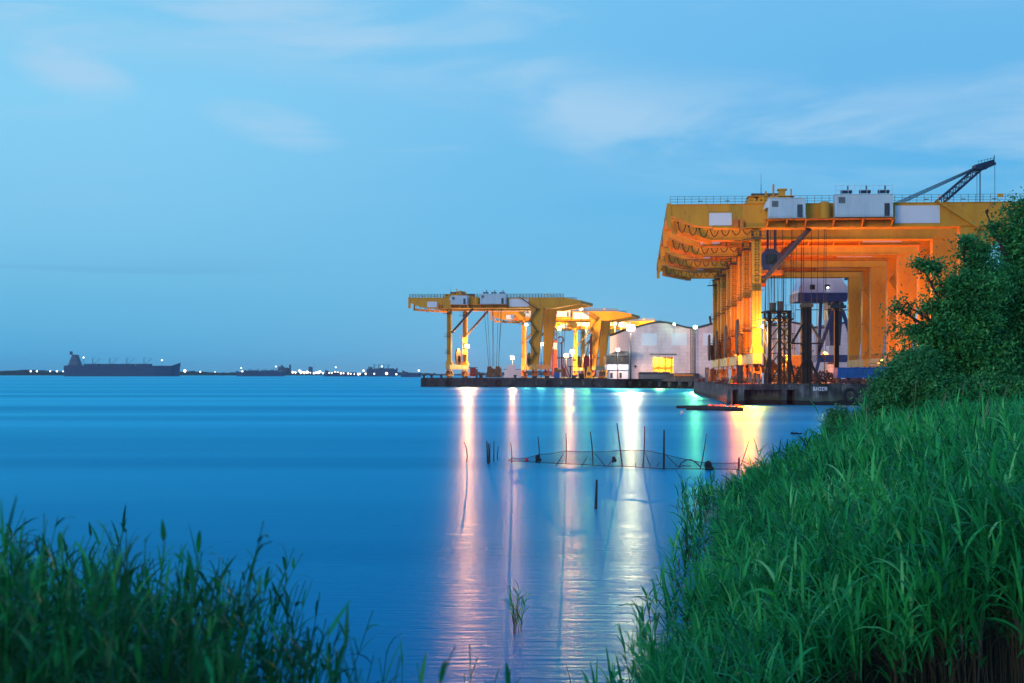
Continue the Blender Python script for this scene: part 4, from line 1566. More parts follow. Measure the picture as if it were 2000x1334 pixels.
# hopper
D = 228
t = thing('hopper', (X(1553, D), D, DECK), 'glowing orange tapering hopper between the two rusty towers', 'hopper')
m = MB(); za, zb2, zc = P(0, 696, D).z, P(0, 722, D).z, DECK + .8
xa, xb = X(1541, D), X(1566, D)
m.slab([(xa + .9, zc), (xb - .9, zc), (xb - .1, zb2), (xb, za), (xa, za), (xa + .1, zb2)], D, D + 2.2)
m.build('hopper_body', M['orange'], t)
m = MB(); m.box(xa - .15, xb + .15, D - .1, D + 2.3, za, za + .2); m.build('rim', M['yellow'], t)
m = MB(); m.box(xa + .7, xa + .9, D + .2, D + 2, DECK, zb2); m.box(xb - .9, xb - .7, D + .2, D + 2, DECK, zb2); m.build('frame', M['rust'], t)

# pipes, drums standing on the quay edge
def drum(px0, px1, py, D, mt, lab, cat='drum', cap=True, slant=0):
    x = X((px0 + px1) / 2, D)
    rr = (X(px1, D) - X(px0, D)) / 2
    zt_ = P(0, py, D).z
    t = thing('steel_drum' if cat == 'drum' else 'pile_tube', (x, D, DECK), lab, cat, 'drums and tubes on the near quay')
    m = MB()
    m.tube((x, D, DECK), (x + slant, D, zt_), rr, rr, 16)
    for u in (.33, .66):
        m.tube((x + slant * u, D, DECK + (zt_ - DECK) * u - .05), (x + slant * u, D, DECK + (zt_ - DECK) * u + .05), rr * 1.07, n=16)
    m.build('barrel', mt, t)
    if cap:
        m = MB(); m.tube((x + slant, D, zt_ - .08), (x + slant, D, zt_ + .06), rr * 1.12, n=16); m.build('lid', M['dark'], t)
DR = [(1377, 1385, 718.5, 262, M['grey'], 'grey tube with darker top, leftmost on the near quay corner', 'tube'),
      (1386, 1389.5, 722, 264, M['rustl'], 'thin rusty tube between the two leftmost quay tubes', 'tube'),
      (1389.5, 1395.5, 719.5, 258, M['rust'], 'dark rusty tube, second thick one from the left on the quay', 'tube'),
      (1401, 1408.5, 727, 240, M['rustl'], 'orange rusty barrel near the slender crane legs', 'drum'),
      (1440, 1451.5, 713.5, 214, M['dark'], 'tall black mottled tube before the slender crane leg', 'tube'),
      (1457.5, 1462, 726, 212, M['rustl'], 'thin orange tube right of the tall black one', 'tube'),
      (1462.8, 1467.8, 726.5, 211, M['grey'], 'pale silver tube right of the thin orange one', 'tube'),
      (1472, 1477, 729, 209, M['rustl'], 'brown tube left of the wide grey drum', 'tube'),
      (1477.6, 1485, 731, 208.6, M['grey'], 'wide grey blue drum at the quay edge', 'drum'),
      (1488, 1492, 727, 208.4, M['white'], 'white topped thin tube left of the lattice tower', 'tube'),
      (1493.5, 1499, 728, 209.5, M['dark'], 'black tube touching the lattice tower foot', 'tube')]
for d_ in DR:
    drum(*d_)
D = 213
t = thing('funnel_stand', (X(1425, D), D, DECK), 'white funnel shaped stand before the amber lit crane legs', 'stand')
m = MB(); m.tube((X(1425.5, D), D, 3.5), (X(1425.5, D), D, 5.3), .12, .26, 12); m.build('funnel', M['white'], t)
m = MB()
for s in (-.4, .4):
    m.beam((X(1425.5, D) + s, D, DECK), (X(1425.5, D), D, 3.6), .08)
m.build('stand_legs', M['white'], t)
for (a, b, y, mt, la) in ((1426, 1432, 740.5, M['yellow'], 'yellow box beside the white funnel stand'), (1433, 1439, 741, M['red'], 'red box next to the yellow box on the quay')):
    D = 211
    t = thing('tool_box', (X(a, D), D, DECK), la, 'box')
    m = MB(); m.box(X(a, D), X(b, D), D, D + .6, DECK, P(0, y, D).z); m.build('box_body', mt, t)
    m = MB(); m.box(X(a, D) - .03, X(b, D) + .03, D - .03, D + .63, P(0, y, D).z, P(0, y, D).z + .06); m.build('lid', M['dark'], t)

def heap(px0, px1, D, h, n, mt, lab, dep=3.0):
    m = MB()
    for i in range(n):
        x = X(random.uniform(px0, px1), D)
        y = D + random.uniform(0, dep)
        hh = h * (1 - abs((x - X((px0 + px1) / 2, D)) / (X(px1, D) - X(px0, D))) * 1.2)
        z = DECK + .1 + random.random() * max(.1, hh)
        v = Vector((random.uniform(-1, 1), random.uniform(-.6, .6), random.uniform(-.45, .6))) * random.uniform(.3, .9)
        a, b = Vector((x, y, z)), Vector((x, y, z)) + v
        b.z = max(b.z, DECK + .05)
        m.beam(a, b, random.uniform(.05, .22), random.uniform(.04, .14))
    o = m.build('scrap_heap', mt)
    tag(o, lab, 'scrap heap', 'scrap heaps on the near quay', 'stuff')
heap(1590, 1640, 216, 2.2, 320, M['scrap'], 'tangled reddish scrap metal between the braced and the ladder column')
heap(1640, 1720, 205, .8, 200, M['scrap'], 'low scrap pieces glowing orange beneath the blue skip', 1)
heap(1402, 1470, 214, 1.1, 300, M['scrap'], 'low jumble of scrap and hoses at the feet of the slender crane legs')
heap(1365, 1405, 266, .9, 160, M['scrap'], 'pinkish scrap along the left edge of the near quay', 6)
heap(1500, 1600, 222, 3.2, 420, M['rust'], 'dark heap of steel frames behind the rusty towers', 8)
t = thing('lit_tank', (X(1625, 232), 232, DECK), 'upright pink lit tank behind the scrap heap', 'tank')
m = MB(); m.tube((X(1626, 232), 232, DECK), (X(1626, 232), 232, 6.2), 1.0, n=18); m.build('tank_body', M['wwall'], t)
m = MB(); m.ball((X(1626, 232), 232, 6.2), 1.0, 12, .4); m.build('dome', M['rustl'], t)
point_light((X(1612, 226), 226, 4.6), 500, (1, .25, .10), .2, t)
point_light((X(1670, 204), 208, 3.4), 60, (1, .25, .08), .15, t)

# building seen between the rigid legs
D = 400
t = thing('office_block', (X(1722, D), D, DECK), 'pale office block with dark windows between the rigid crane legs', 'building')
m = MB(); m.box(X(1708, D), X(1760, D), D, D + 12, DECK, P(0, 655, D).z); ob = m.build('wall', M['wwall'], t)
for i in range(4):
    for j in range(4):
        m = MB(); m.box(X(1711 + i * 9, D), X(1715 + i * 9, D), D - .06, D + .1, P(0, 671 + j * 12, D).z, P(0, 665 + j * 12, D).z); m.build('window', M['glass'], t)
m = MB(); m.box(X(1707, D), X(1761, D), D - .2, D + 12.2, P(0, 655, D).z, P(0, 653, D).z); m.build('roof', M['darkroof'], t)
# ---------------------------------------------------------------- stakes and fishing net
def WD(py):                       # distance of a point on the water seen at row py
    return EYE * F / (py - 730.0)


def stake(bx, by, tx, ty, r, lab, D=None, group='stakes of the fishing net', bend=0):
    D = D or WD(by)
    b, tp = P(bx, by, D), P(tx, ty, D)
    m = MB()
    d = tp - b
    pts = []
    for u in (-.35, 0, .3, .6, .85, 1):
        pts.append(b + d * u + Vector((bend * math.sin(math.pi * max(u, 0)), 0, 0)))
    m.path(pts, r, 6, r * .6)
    return tag(m.build('stake', M['wood'], smooth=True), lab, 'stake', group)


SC = 3.226
def z8(x, y):
    return 860 + x / SC, 780 + y / SC
GL = 'lone stakes left of the net'
for (b, tp, r, la, bend) in (((165, 395), (150, 270), .035, 'bent lone stake standing in the leftmost orange reflection', .10),
                             ((298, 402), (293, 262), .045, 'tallest left stake of the tight cluster left of the net', 0), ((304, 408), (303, 278), .04, 'thin middle stake of the tight cluster left of the net', .02),
                             ((311, 398), (313, 275), .035, 'right stake of the tight cluster left of the net', 0), ((337, 392), (338, 262), .035, 'straight stake a little right of the tight cluster', 0),
                             ((360, 383), (368, 297), .03, 'short stake leaning right, last before the net begins', -.04)):
    stake(*z8(*b), *z8(*tp), r, la, group=GL, bend=bend)
NETD = {}
net = [((450, 400), (443, 272), .035, 'stake at the left end of the net'), ((623, 405), (615, 235), .035, 'net stake with dark bundle, second from the left end of the net'),
       ((791, 407), (791, 215), .028, 'straight net stake in the middle orange reflection'), ((962, 420), (945, 203), .035, 'net stake leaning left between the orange and white reflections'),
       ((1147, 425), (1113, 150), .042, 'tallest net stake leaning left in the white reflection'), ((1276, 432), (1287, 170), .035, 'net stake at the right edge of the white reflection'),
       ((1408, 438), (1410, 192), .062, 'thickest darkest net stake right of the white reflection'), ((1638, 438), (1677, 215), .03, 'net stake leaning right in the green reflection'),
       ((1880, 450), (1883, 365), .06, 'short thick post at the right end of the net')]
for b, tp, r, la in net:
    stake(*z8(*b), *z8(*tp), r, la, bend=.03 if r < .04 else 0)
stake(*z8(1893, 420), *z8(1948, 255), .025, 'thin pole leaning right over the orange reflection')
stake(*z8(980, 690), *z8(986, 505), .055, 'thick lone stake standing nearer than the net', group=GL)
# tie sticks
for (a, b, la) in (((740, 400), (778, 340), 'slanting tie stick left of the middle orange stake'), ((892, 420), (928, 358), 'slanting tie stick before the fourth net stake'), ((1050, 425), (1093, 372), 'slanting tie stick with dark knot near the white reflection'),
                   ((1022, 400), (968, 335), 'tie stick running down right from the fourth net stake'), ((1320, 412), (1288, 335), 'tie stick running down right from the stake at the white edge'),
                   ((1500, 428), (1420, 350), 'tie stick running down right from the thickest stake'), ((1360, 430), (1380, 395), 'tiny stick beside the thickest stake'), ((1232, 418), (1230, 398), 'tiny stick in the white reflection')):
    stake(*z8(*a), *z8(*b), .022, la, D=68.5, group='tie sticks of the net')
m = MB()
m.path([P(*z8(x, y), 66) for x, y in ((1500, 430), (1520, 400), (1550, 381), (1580, 380), (1610, 398), (1638, 425))], .028, 5)
tag(m.build('bent_branch', M['wood']), 'thin branch arched over the water left of the green reflection stake', 'branch', 'thin branches at the net end')
m = MB()
m.path([P(*z8(x, y), 66) for x, y in ((1500, 428), (1530, 418), (1580, 421))], .022, 5)
tag(m.build('bent_branch', M['wood']), 'small flat branch under the arched one', 'branch', 'thin branches at the net end')
m = MB()
m.path([P(*z8(x, y), 63) for x, y in ((1895, 385), (1925, 400), (1950, 410), (1985, 398), (2040, 395))], .02, 5)
m.path([P(*z8(x, y), 63) for x, y in ((1950, 430), (1985, 412), (2030, 398), (2070, 405))], .018, 5)
tag(m.build('bent_branch', M['wood']), 'drooping twigs tied to the pole over the orange reflection', 'branch', 'thin branches at the net end')
# knots / floats
for (c, r, mt, nm, la, cat) in (((613, 368), .13, 'tyre', 'net_bundle', 'dark bundle tied to the second net stake', 'bundle'), ((1093, 375), .10, 'tyre', 'net_bundle', 'dark knot on the tie stick near the white reflection', 'bundle'),
                                ((1687, 418), .20, 'tyre', 'net_bundle', 'dark bundle lying right of the green reflection stake', 'bundle')):
    m = MB(); p = P(*z8(*c), 66)
    m.ball((p.x, p.y, p.z), r, 7, 1.3); m.ball((p.x + r * .7, p.y, p.z - r * .8), r * .8, 6, .9); m.ball((p.x - r * .4, p.y, p.z - r * 1.3), r * .5, 6, 1.5)
    tag(m.build(nm, M[mt]), la, cat)
for (px, py, D, r, mt, la) in ((1331.8, 806.5, None, .22, 'buoy', 'round white buoy floating left of the green reflection'), (1028.5, 898.5, 70, .10, 'redfloat', 'red net float near the left end of the net')):
    D = D or WD(810)
    m = MB(); p = P(px, py, D); m.ball((p.x, D, max(p.z, r * .4)), r, 12); m.tube((p.x, D, max(p.z, r * .4) + r * .9), (p.x, D, max(p.z, r * .4) + r * 1.3), r * .2, n=6)
    tag(m.build('buoy', M[mt], smooth=True), la, 'buoy')
# net
top = [(428, 384), (450, 370), (500, 375), (560, 366), (622, 347), (700, 342), (791, 325), (870, 330), (955, 330), (1050, 330), (1135, 320), (1210, 324), (1280, 321), (1340, 330), (1410, 345), (1490, 366), (1580, 385), (1640, 395), (1700, 401), (1790, 403), (1880, 400)]
bot = [(428, 384), (450, 388), (500, 388), (560, 392), (622, 397), (700, 400), (791, 405), (870, 408), (962, 414), (1050, 420), (1147, 420), (1210, 424), (1276, 428), (1340, 432), (1408, 436), (1490, 437), (1580, 437), (1640, 437), (1700, 437), (1790, 438), (1880, 440)]
def netD(x):
    return np.interp(x, [428, 962, 1408, 1880], [71, 68.5, 66.5, 64.5])
t = thing('fishing_net', (X(1200, 68), 68, 0), 'long sagging fine mesh fishing net hung between the stakes', 'net')
def npt(poly, u):
    x = 428 + (1880 - 428) * u
    y = np.interp(x, [a for a, b in poly], [b for a, b in poly])
    px, py = z8(x, y)
    return P(px, py, netD(x))
m = MB()
NU = 280
rows = 7
w_ = .0034
P0 = [[npt(top, i / NU).lerp(npt(bot, i / NU), j / rows) + Vector((0, .10 * math.sin(i * .05 + j * .6), 0)) for j in range(rows + 1)] for i in range(NU + 1)]
for i in range(NU + 1):
    for j in range(rows):
        a, b = P0[i][j], P0[min(i + 1, NU)][j + 1]
        for a, b in ((P0[i][j], P0[min(i + 1, NU)][j + 1]), (P0[i][j + 1], P0[min(i + 1, NU)][j])):
            if (a - b).length > .02:
                o_ = Vector((w_, 0, 0))
                m.add([a - o_, a + o_, b + o_, b - o_], [(0, 1, 2, 3)])
m.build('netting', M['net'], t)
m = MB(); m.path([npt(top, i / 120) for i in range(121)], .014, 4); m.build('head_rope', M['rope'], t)
m = MB(); m.path([npt(bot, i / 120) - Vector((0, 0, .01)) for i in range(121)], .02, 4); m.build('foot_rope', M['net'], t)

# floating log raft
t = thing('floating_raft', (X(1390, 186), 186, 0), 'dark raft of logs floating left before the near quay', 'raft')
for i, (x0, x1, y0, y1) in enumerate(((1321, 1395, 794.5, 796), (1340, 1452, 796, 800), (1376, 1452, 798, 801.5), (1380, 1440, 796.5, 799.5))):
    D = WD(y1 + 1.5)
    m = MB(); a, b = P(x0, y0, D), P(x1, y1, D); a.z = .16 + .05 * i; b.z = .20
    m.tube(a, b, .2 - .02 * i, .24, 8); m.build('log', M['wood'], t)
m = MB()
for i in range(14):
    x = X(random.uniform(1376, 1448), 183); m.beam((x, 182.6, .3), (x + random.uniform(-.3, .5), 184.2, .42), .12)
m.build('cross_pole', M['rustl'], t)
for (a, b, py, D, mt, la) in ((1638, 1690, 794.5, 192, 'sandbar', 'pale thin timber lying on the waterline below the quay'), (1546, 1566, 848, 105, 'tyre', 'small dark debris afloat in the grey water'), (1600, 1650, 852, 101, 'tyre', 'flat dark debris at the foot of the round bush')):
    m = MB(); n = 9
    pts = [P(a + (b - a) * i / n, py, D) for i in range(n + 1)]
    for i, p in enumerate(pts):
        p.z = .05 + .04 * math.sin(i * 1.7)
        p.y = D + .2 * math.sin(i * 2.1)
    m.path(pts, .07 if mt == 'sandbar' else .10, 6, .05)
    tag(m.build('drift_timber', M[mt]), la, 'driftwood')

# ---------------------------------------------------------------- ships out on the river
def ship(name, lab, px0, px1, D, hull, house, decks, cat='ship', lamps=(), bow=1):
    """hull height in m; house: (u0,u1,height) fraction from stern"""
    xa, xb = X(px0, D), X(px1, D)
    L = xb - xa
    t = thing(name, ((xa + xb) / 2, D, 0), lab, cat, 'ships and barges far out on the river')
    def xx(u):
        return xa + L * u if bow > 0 else xb - L * u
    B_ = min(L * .14, 30)
    m = MB()
    st = [(0, .75, .0), (.04, 1, .02), (.80, 1, .0), (.93, .6, .0), (1.0, .02, .12)]
    vs = []
    for u, wd, rise in st:
        for s in (-1, 1):
            vs.append((xx(u), D + s * wd * B_ / 2 * .8, -1.0))
            vs.append((xx(u + (.0 if u < .9 else .012)), D + s * wd * B_ / 2, hull * (1 + rise * 2.5)))
    fs = []
    for i in range(len(st) - 1):
        a, b = i * 4, i * 4 + 4
        fs += [(a, b, b + 1, a + 1), (a + 2, a + 3, b + 3, b + 2), (a + 1, b + 1, b + 3, a + 3)]
    fs.append((0, 1, 3, 2))
    m.add(vs, fs)
    m.build('hull', M['ship'], t)
    u0, u1, hh = house
    if hh:
        m = MB()
        n = max(2, int(hh / 3))
        for k in range(n):
            ins = k * .006
            m.box(min(xx(u0 + ins), xx(u1 - ins)), max(xx(u0 + ins), xx(u1 - ins)), D - B_ * .4 + k * .4, D + B_ * .4, hull + hh * k / n + .01, hull + hh * (k + 1) / n)
        hs = m.build('deckhouse', M['shipw'], t)
        m = MB(); m.box(min(xx(u0), xx(u0 + .02)), max(xx(u0), xx(u0 + .02)), D - 2, D + 2, hull + hh, hull + hh * 1.3); m.build('funnel', M['ship'], hs)
    for (ua, ub, h) in decks:
        m = MB(); m.box(min(xx(ua), xx(ub)), max(xx(ua), xx(ub)), D - B_ * .35, D + B_ * .35, hull + .01, hull + h); m.build('hatch', M['ship'], t)
    for u in (.24, .39, .54, .69) if hull > 7 else ():
        m = MB()
        zt_ = hull + hull * .75
        m.beam((xx(u), D, hull), (xx(u), D, zt_), .9)
        m.beam((xx(u), D, hull + 2), (xx(u + .07), D, zt_ - 1), .5)
        m.beam((xx(u), D, zt_), (xx(u + .07), D, zt_ - 1), .25)
        m.build('derrick', M['ship'], t)
    if hh:
        for k in range(5):
            m = MB(); a_ = xx(u0 + .012 + k * (u1 - u0) / 6); m.box(a_, a_ + 1.3, D - B_ * .4 - .2, D - B_ * .4, hull + hh * .45, hull + hh * .45 + 1.2); m.build('window', M['glass'], hs)
    for (u, z) in lamps:
        m = MB(); m.beam((xx(u), D, hull), (xx(u), D, z), .5); ms = m.build('mast', M['ship'], t)
        m = MB(); m.ball((xx(u), D - 1, z), 1.3, 8); m.build('mast_lamp', M['e_shore' if z > 20 else 'e_shorew'], ms)
    return t

ship('cargo_ship', 'large dark cargo ship at the left with long low hull and stern house', 128, 350, 2500, 19, (.04, .13, 20), [(.18, .30, 3.5), (.33, .45, 3.5), (.48, .60, 3.5), (.63, .75, 3.5)], lamps=((.85, 29), (.16, 34)))
ship('cargo_ship', 'dim cargo ship with deck lamps left of the middle lights', 462, 556, 2550, 8, (.05, .14, 10), [(.2, .5, 3), (.55, .85, 3)], lamps=((.18, 18), (.9, 15)), bow=-1)
ship('river_barge', 'low flat dark barge under the brightest shore lights', 632, 712, 2450, 5.5, (.04, .12, 5), [(.2, .8, 1.6)], cat='barge', lamps=((.3, 16),))
ship('cargo_ship', 'blue high sided ship left of the far quay tip', 716, 776, 2350, 12, (.06, .2, 4), [(.24, .9, 1.8)], lamps=((.5, 17),))
ship('river_barge', 'small pale topped barge nearest the far quay tip', 783, 822, 1900, 4.5, (.06, .2, 4), [(.3, .8, .8)], cat='barge', lamps=((.9, 9),))

# far shore
m = MB()
xs = np.arange(-3400, 4200, 7.0)
ys = [3900, 3915, 3940, 3990, 4080]
rows_ = []
hb = 7 + 3.5 * np.sin(xs * .004) + 2.5 * np.sin(xs * .017 + 1)
for k, y in enumerate(ys):
    h = hb * (0, .75, 1.0, 1.15, 1.2)[k] + RNG.normal(0, (0, 1.2, 1.8, 1.8, 1)[k], len(xs)) + (RNG.random(len(xs)) > .96) * (k > 1) * RNG.random(len(xs)) * 5
    rows_.append(np.maximum(h, 1.2) if k else np.full(len(xs), 1.0))
vs, fs = [], []
for k, y in enumerate(ys):
    for i, x in enumerate(xs):
        vs.append((x + (RNG.random() - .5) * 4, y, rows_[k][i]))
n = len(xs)
for k in range(len(ys) - 1):
    for i in range(n - 1):
        a = k * n + i
        fs.append((a, a + 1, a + n + 1, a + n))
m.add(vs, fs)
tag(m.build('far_woods', M['woods']), 'low dark tree line along the far river shore', 'tree line', None, 'stuff')
m = MB(); m.prism([(-3500, 3870), (4300, 3870), (4300, 8500), (-3500, 8500)], -1, 1.1)
tag(m.build('far_shore', M['woods']), kind='structure')
# far towers and blocks faintly rising behind the lights
for i, (px, top_, w_, la) in enumerate(((552, 716, 5, 'faint squat tower rising above the far shore left of the lights'), (566, 713, 2.5, 'faint thin chimney on the far shore'), (560, 719, 12, 'faint wide block beside the thin far chimney'),
                                        (606, 717, 7, 'faint block among the brightest far shore lights'), (745, 719, 8, 'faint block on the far shore behind the high sided ship'))):
    D = 4020 + i * 15
    t = thing('far_block', (X(px, D), D, 1), la, 'building', 'faint buildings on the far shore')
    m = MB(); m.box(X(px - w_ / 2, D), X(px + w_ / 2, D), D, D + 12, 1, P(0, top_, D).z); m.build('wall', M['ship'], t)
    m = MB(); m.box(X(px - w_ / 3, D), X(px + w_ / 5, D), D + 2, D + 9, P(0, top_, D).z, P(0, top_ - .9, D).z); m.build('roof', M['ship'], t)
# shore lights
WL = [(60, 725, 1), (72, 725, 1), (98, 725, .8), (111, 725, 1), (123, 725.3, .7), (136, 725.5, .7), (151, 723.5, 1)]
OL = [(277, 728, .6), (288, 724.5, 1.3), (305, 724.5, 1.4), (361, 724.5, 1.5), (391, 726, .8), (420, 726.5, .5), (473, 726, 1.2), (483, 725.5, 1.4), (495, 727, .6), (503, 727, .6), (511, 727, .7), (519, 727.3, .6), (528, 727.5, .7),
      (551, 727.5, .9), (572, 727, 1.2), (577, 727.5, .9), (585, 724, 1.1), (588, 727, 1.5), (594, 728, 1.3), (600, 727, 1.5), (606, 727.8, .7), (613, 729, .9), (617, 728, 1.1), (622, 727.5, 1.4), (625, 726, 1.3), (631, 729, 1),
      (643, 728.5, .7), (648, 728.5, .7), (655, 726.5, .9), (660, 728, 1.1), (666, 729, 1), (671, 729, .7), (680, 729.5, .9), (685, 730, .7), (692, 730.5, .6), (700, 730.8, 1.2), (703, 730.2, .9), (710, 724, 1), (714, 730, .9), (727, 726, 1), (731, 730, .8), (755, 729.5, 1.4), (774, 731, .9)]
def shore_lamp(px, py, s, e, lab, grp, D=3880):
    p = P(px, py, D)
    if py > 728:
        D = 2300 if px > 640 else 3800
        p = P(px, py, D)
        s *= D / 3880
        p.z = max(p.z, 2.0)
    t = thing('shore_lamp', (p.x, D, 1), lab, 'lamp', grp)
    m = MB(); m.tube((p.x, D + 1, -.5), (p.x, D + 1, p.z), .35, n=5); m.build('pole', M['ship'], t)
    m = MB(); m.ball((p.x, D, p.z), 2.6 * s, 8); m.build('lamp_globe', e, t)
for px, py, s in WL:
    shore_lamp(px, py, s, M['e_shorew'], 'small bluish white lamp on the far shore at the far left', 'bluish white lamps on the far shore')
for px, py, s in OL:
    if px < 450:
        shore_lamp(px, py, s, M['e_shore'], 'warm lamp on the far shore right of the large cargo ship', 'warm far shore lamps near the large ship')
    else:
        shore_lamp(px, py, s, M['e_shore'], 'warm lamp in the crowded string of far shore lights left of the quay', 'crowded warm lamps on the far shore')
# ---------------------------------------------------------------- plants
def mesh_np(name, V, Fq, m, attr=None, parent=None, smooth=False):
    me = bpy.data.meshes.new(name)
    nv, nf = len(V), len(Fq)
    k = Fq.shape[1]
    me.vertices.add(nv)
    me.vertices.foreach_set('co', V.astype(np.float32).ravel())
    me.loops.add(nf * k)
    me.loops.foreach_set('vertex_index', Fq.astype(np.int32).ravel())
    me.polygons.add(nf)
    me.polygons.foreach_set('loop_start', (np.arange(nf) * k).astype(np.int32))
    me.polygons.foreach_set('loop_total', np.full(nf, k, np.int32))
    if smooth:
        me.polygons.foreach_set('use_smooth', np.ones(nf, bool))
    if attr is not None:
        a = me.attributes.new('tint', 'FLOAT', 'POINT')
        a.data.foreach_set('value', attr.astype(np.float32))
    me.update(calc_edges=True)
    me.materials.append(m)
    o = bpy.data.objects.new(name, me)
    COL.objects.link(o)
    if parent is not None:
        o.parent = parent
    return o


def strips(base, d0, side, length, width, droop, nseg=4, prof=(.5, 1, .85, .55, .04), grav=None):
    """curved leaf strips. base,d0,side: (n,3). returns V,F"""
    n = len(base)
    p = base.copy()
    d = d0.copy()
    V = np.zeros((n, (nseg + 1) * 2, 3))
    for k in range(nseg + 1):
        w = (width * prof[k] / 2)[:, None]
        V[:, 2 * k] = p - side * w
        V[:, 2 * k + 1] = p + side * w
        p = p + d * (length / nseg)[:, None]
        d = d + np.stack([np.zeros(n), np.zeros(n), -droop / nseg], 1)
        d = d / np.linalg.norm(d, axis=1)[:, None]
    idx = (np.arange(n) * (nseg + 1) * 2)[:, None, None]
    q = np.array([[2 * k, 2 * k + 1, 2 * k + 3, 2 * k + 2] for k in range(nseg)])[None]
    return V.reshape(-1, 3), (idx + q).reshape(-1, 4)


def reeds(name, x, y, H, nleaf, lw, ll, label, seed=1, wind=(-.35, 0.0), deadshare=.25, z0=None, stemr=.006, tm=.55):
    """x,y,H arrays of plants."""
    g = np.random.default_rng(seed)
    n = len(x)
    zb = np.maximum(ground_h(x, y), -.25) - .03 if z0 is None else np.full(n, float(z0))
    base = np.stack([x, y, zb], 1)
    nn0 = None
    lean = g.normal(0, .10, (n, 2)) + np.array(wind) * .18
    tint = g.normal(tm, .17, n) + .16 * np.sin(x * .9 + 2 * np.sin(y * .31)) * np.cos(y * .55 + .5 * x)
    VV, FF, TT = [], [], []
    off = 0
    # stems: camera independent 2-plane strips (crossed)
    nseg = 5

    def stem_pt(u):            # u scalar or array (n,)
        u = np.broadcast_to(u, (n,))
        return base + np.stack([lean[:, 0] * H * u ** 1.6, lean[:, 1] * H * u ** 1.6, H * u * .98], 1)
    us = np.linspace(0, 1, nseg + 1)
    for s in (np.array([1., 0, 0]), np.array([0, 1., 0])):
        V = np.zeros((n, (nseg + 1) * 2, 3))
        T = np.zeros((n, (nseg + 1) * 2))
        for k, u in enumerate(us):
            p = stem_pt(u)
            w = stemr * (1 - .6 * u)
            V[:, 2 * k] = p - s * w
            V[:, 2 * k + 1] = p + s * w
            tt = np.where(u < .42, (.10 if deadshare > .15 else .24) + .04 * g.random(n), np.maximum(tint * .9, .23))
            T[:, 2 * k] = tt
            T[:, 2 * k + 1] = tt
        idx = (np.arange(n) * (nseg + 1) * 2)[:, None, None]
        q = np.array([[2 * k, 2 * k + 1, 2 * k + 3, 2 * k + 2] for k in range(nseg)])[None]
        VV.append(V.reshape(-1, 3)); FF.append((idx + q).reshape(-1, 4) + off); TT.append(T.ravel())
        off += n * (nseg + 1) * 2
    for j in range(nleaf):
        u = np.clip(.28 + .70 * (j + .5) / nleaf + g.normal(0, .03, n), .12, .99)
        az = g.random() * 0 + (j * 2.7 + g.random(n) * 6.28)
        bx = np.cos(az) + wind[0] * 1.3
        by = np.sin(az) * .9 + wind[1]
        nn = np.hypot(bx, by) + 1e-6
        el = np.radians(g.uniform(42, 80, n))
        d0 = np.stack([bx / nn * np.cos(el), by / nn * np.cos(el), np.sin(el)], 1)
        side = np.stack([-by / nn, bx / nn, g.normal(0, .35, n)], 1)
        side /= np.linalg.norm(side, axis=1)[:, None]
        L = ll * g.uniform(.45, 1.25, n) * np.interp(u, [.2, .55, 1], [.75, 1.1, .8])
        Wd = lw * g.uniform(.4, 1.35, n)
        dr = g.uniform(.35, 2.1, n)
        V, Fq = strips(stem_pt(u), d0, side, L, Wd, dr)
        dead = (u < .45) & (g.random(n) < deadshare * 2.2)
        tl = np.where(dead, g.uniform(.02, .16, n), np.clip(tint + g.normal(0, .10, n), .22, 1))
        VV.append(V); FF.append(Fq + off); TT.append(np.repeat(tl, 10))
        off += len(V)
    o = mesh_np(name, np.concatenate(VV), np.concatenate(FF), M['reed'], np.concatenate(TT))
    tag(o, label, 'reeds', None, 'stuff')
    return o


def sample_bank(y0, y1, dens, seed, xmax_extra=1.5):
    g = np.random.default_rng(seed)
    A = (y1 - y0) * 40.0
    n = int(A * dens)
    y = y0 + (y1 - y0) * g.random(n)
    x = -5 + 45.0 * g.random(n) * 1.0
    k = n
    sx = shore_x(y)
    # clumpy
    cl = .5 + .5 * np.sin(x * 1.3 + 1.7 * np.sin(y * .35)) * np.cos(y * .9 + x * .4)
    ok = ((x > sx - .25) | ((x > sx - 1.3) & (g.random(n) < .10))) & (x < y * .372 + xmax_extra) & (g.random(n) < .55 + .45 * cl) & (y < 118)
    return x[ok], y[ok], g


for (y0, y1, dens, nl, lw, ll, sd, la) in ((14, 21, 40, 13, .042, .66, 3, 'tall green reeds with brown lower stems filling the near right foreground'),
                                          (21, 34, 22, 12, .046, .72, 4, 'dense wind blown green reeds in the middle of the right bank'),
                                          (34, 58, 12, 11, .055, .82, 5, 'bright green reed bed sloping down to the water beyond the foreground reeds'),
                                          (58, 96, 7, 10, .055, .75, 6, 'far edge of the green reed bed in front of the trees')):
    x, y, g = sample_bank(y0, y1, dens, sd)
    if y0 < 20:
        k_ = (y > 16.3) | (x < 3.0)
        x, y = x[k_], y[k_]
    t_ = x - shore_x(y)
    H = np.clip(1.15 + .20 * t_, 1.05, np.interp(y, [14, 30, 60, 96], [2.25, 2.15, 2.0, 1.7])) * g.normal(1, .10, len(x))
    H = H * np.interp(t_, [-1.3, .5, 2], [.75, .95, 1.0]) * (1 + .16 * np.sin(x * .8 + y * .33) * np.sin(y * .21 + 1)) * np.where(g.random(len(x)) < .06, 1.22, 1)
    reeds('reed_bed', x, y, H, nl, lw, ll, la, sd, stemr=np.interp(y0, [14, 60], [.006, .012]))
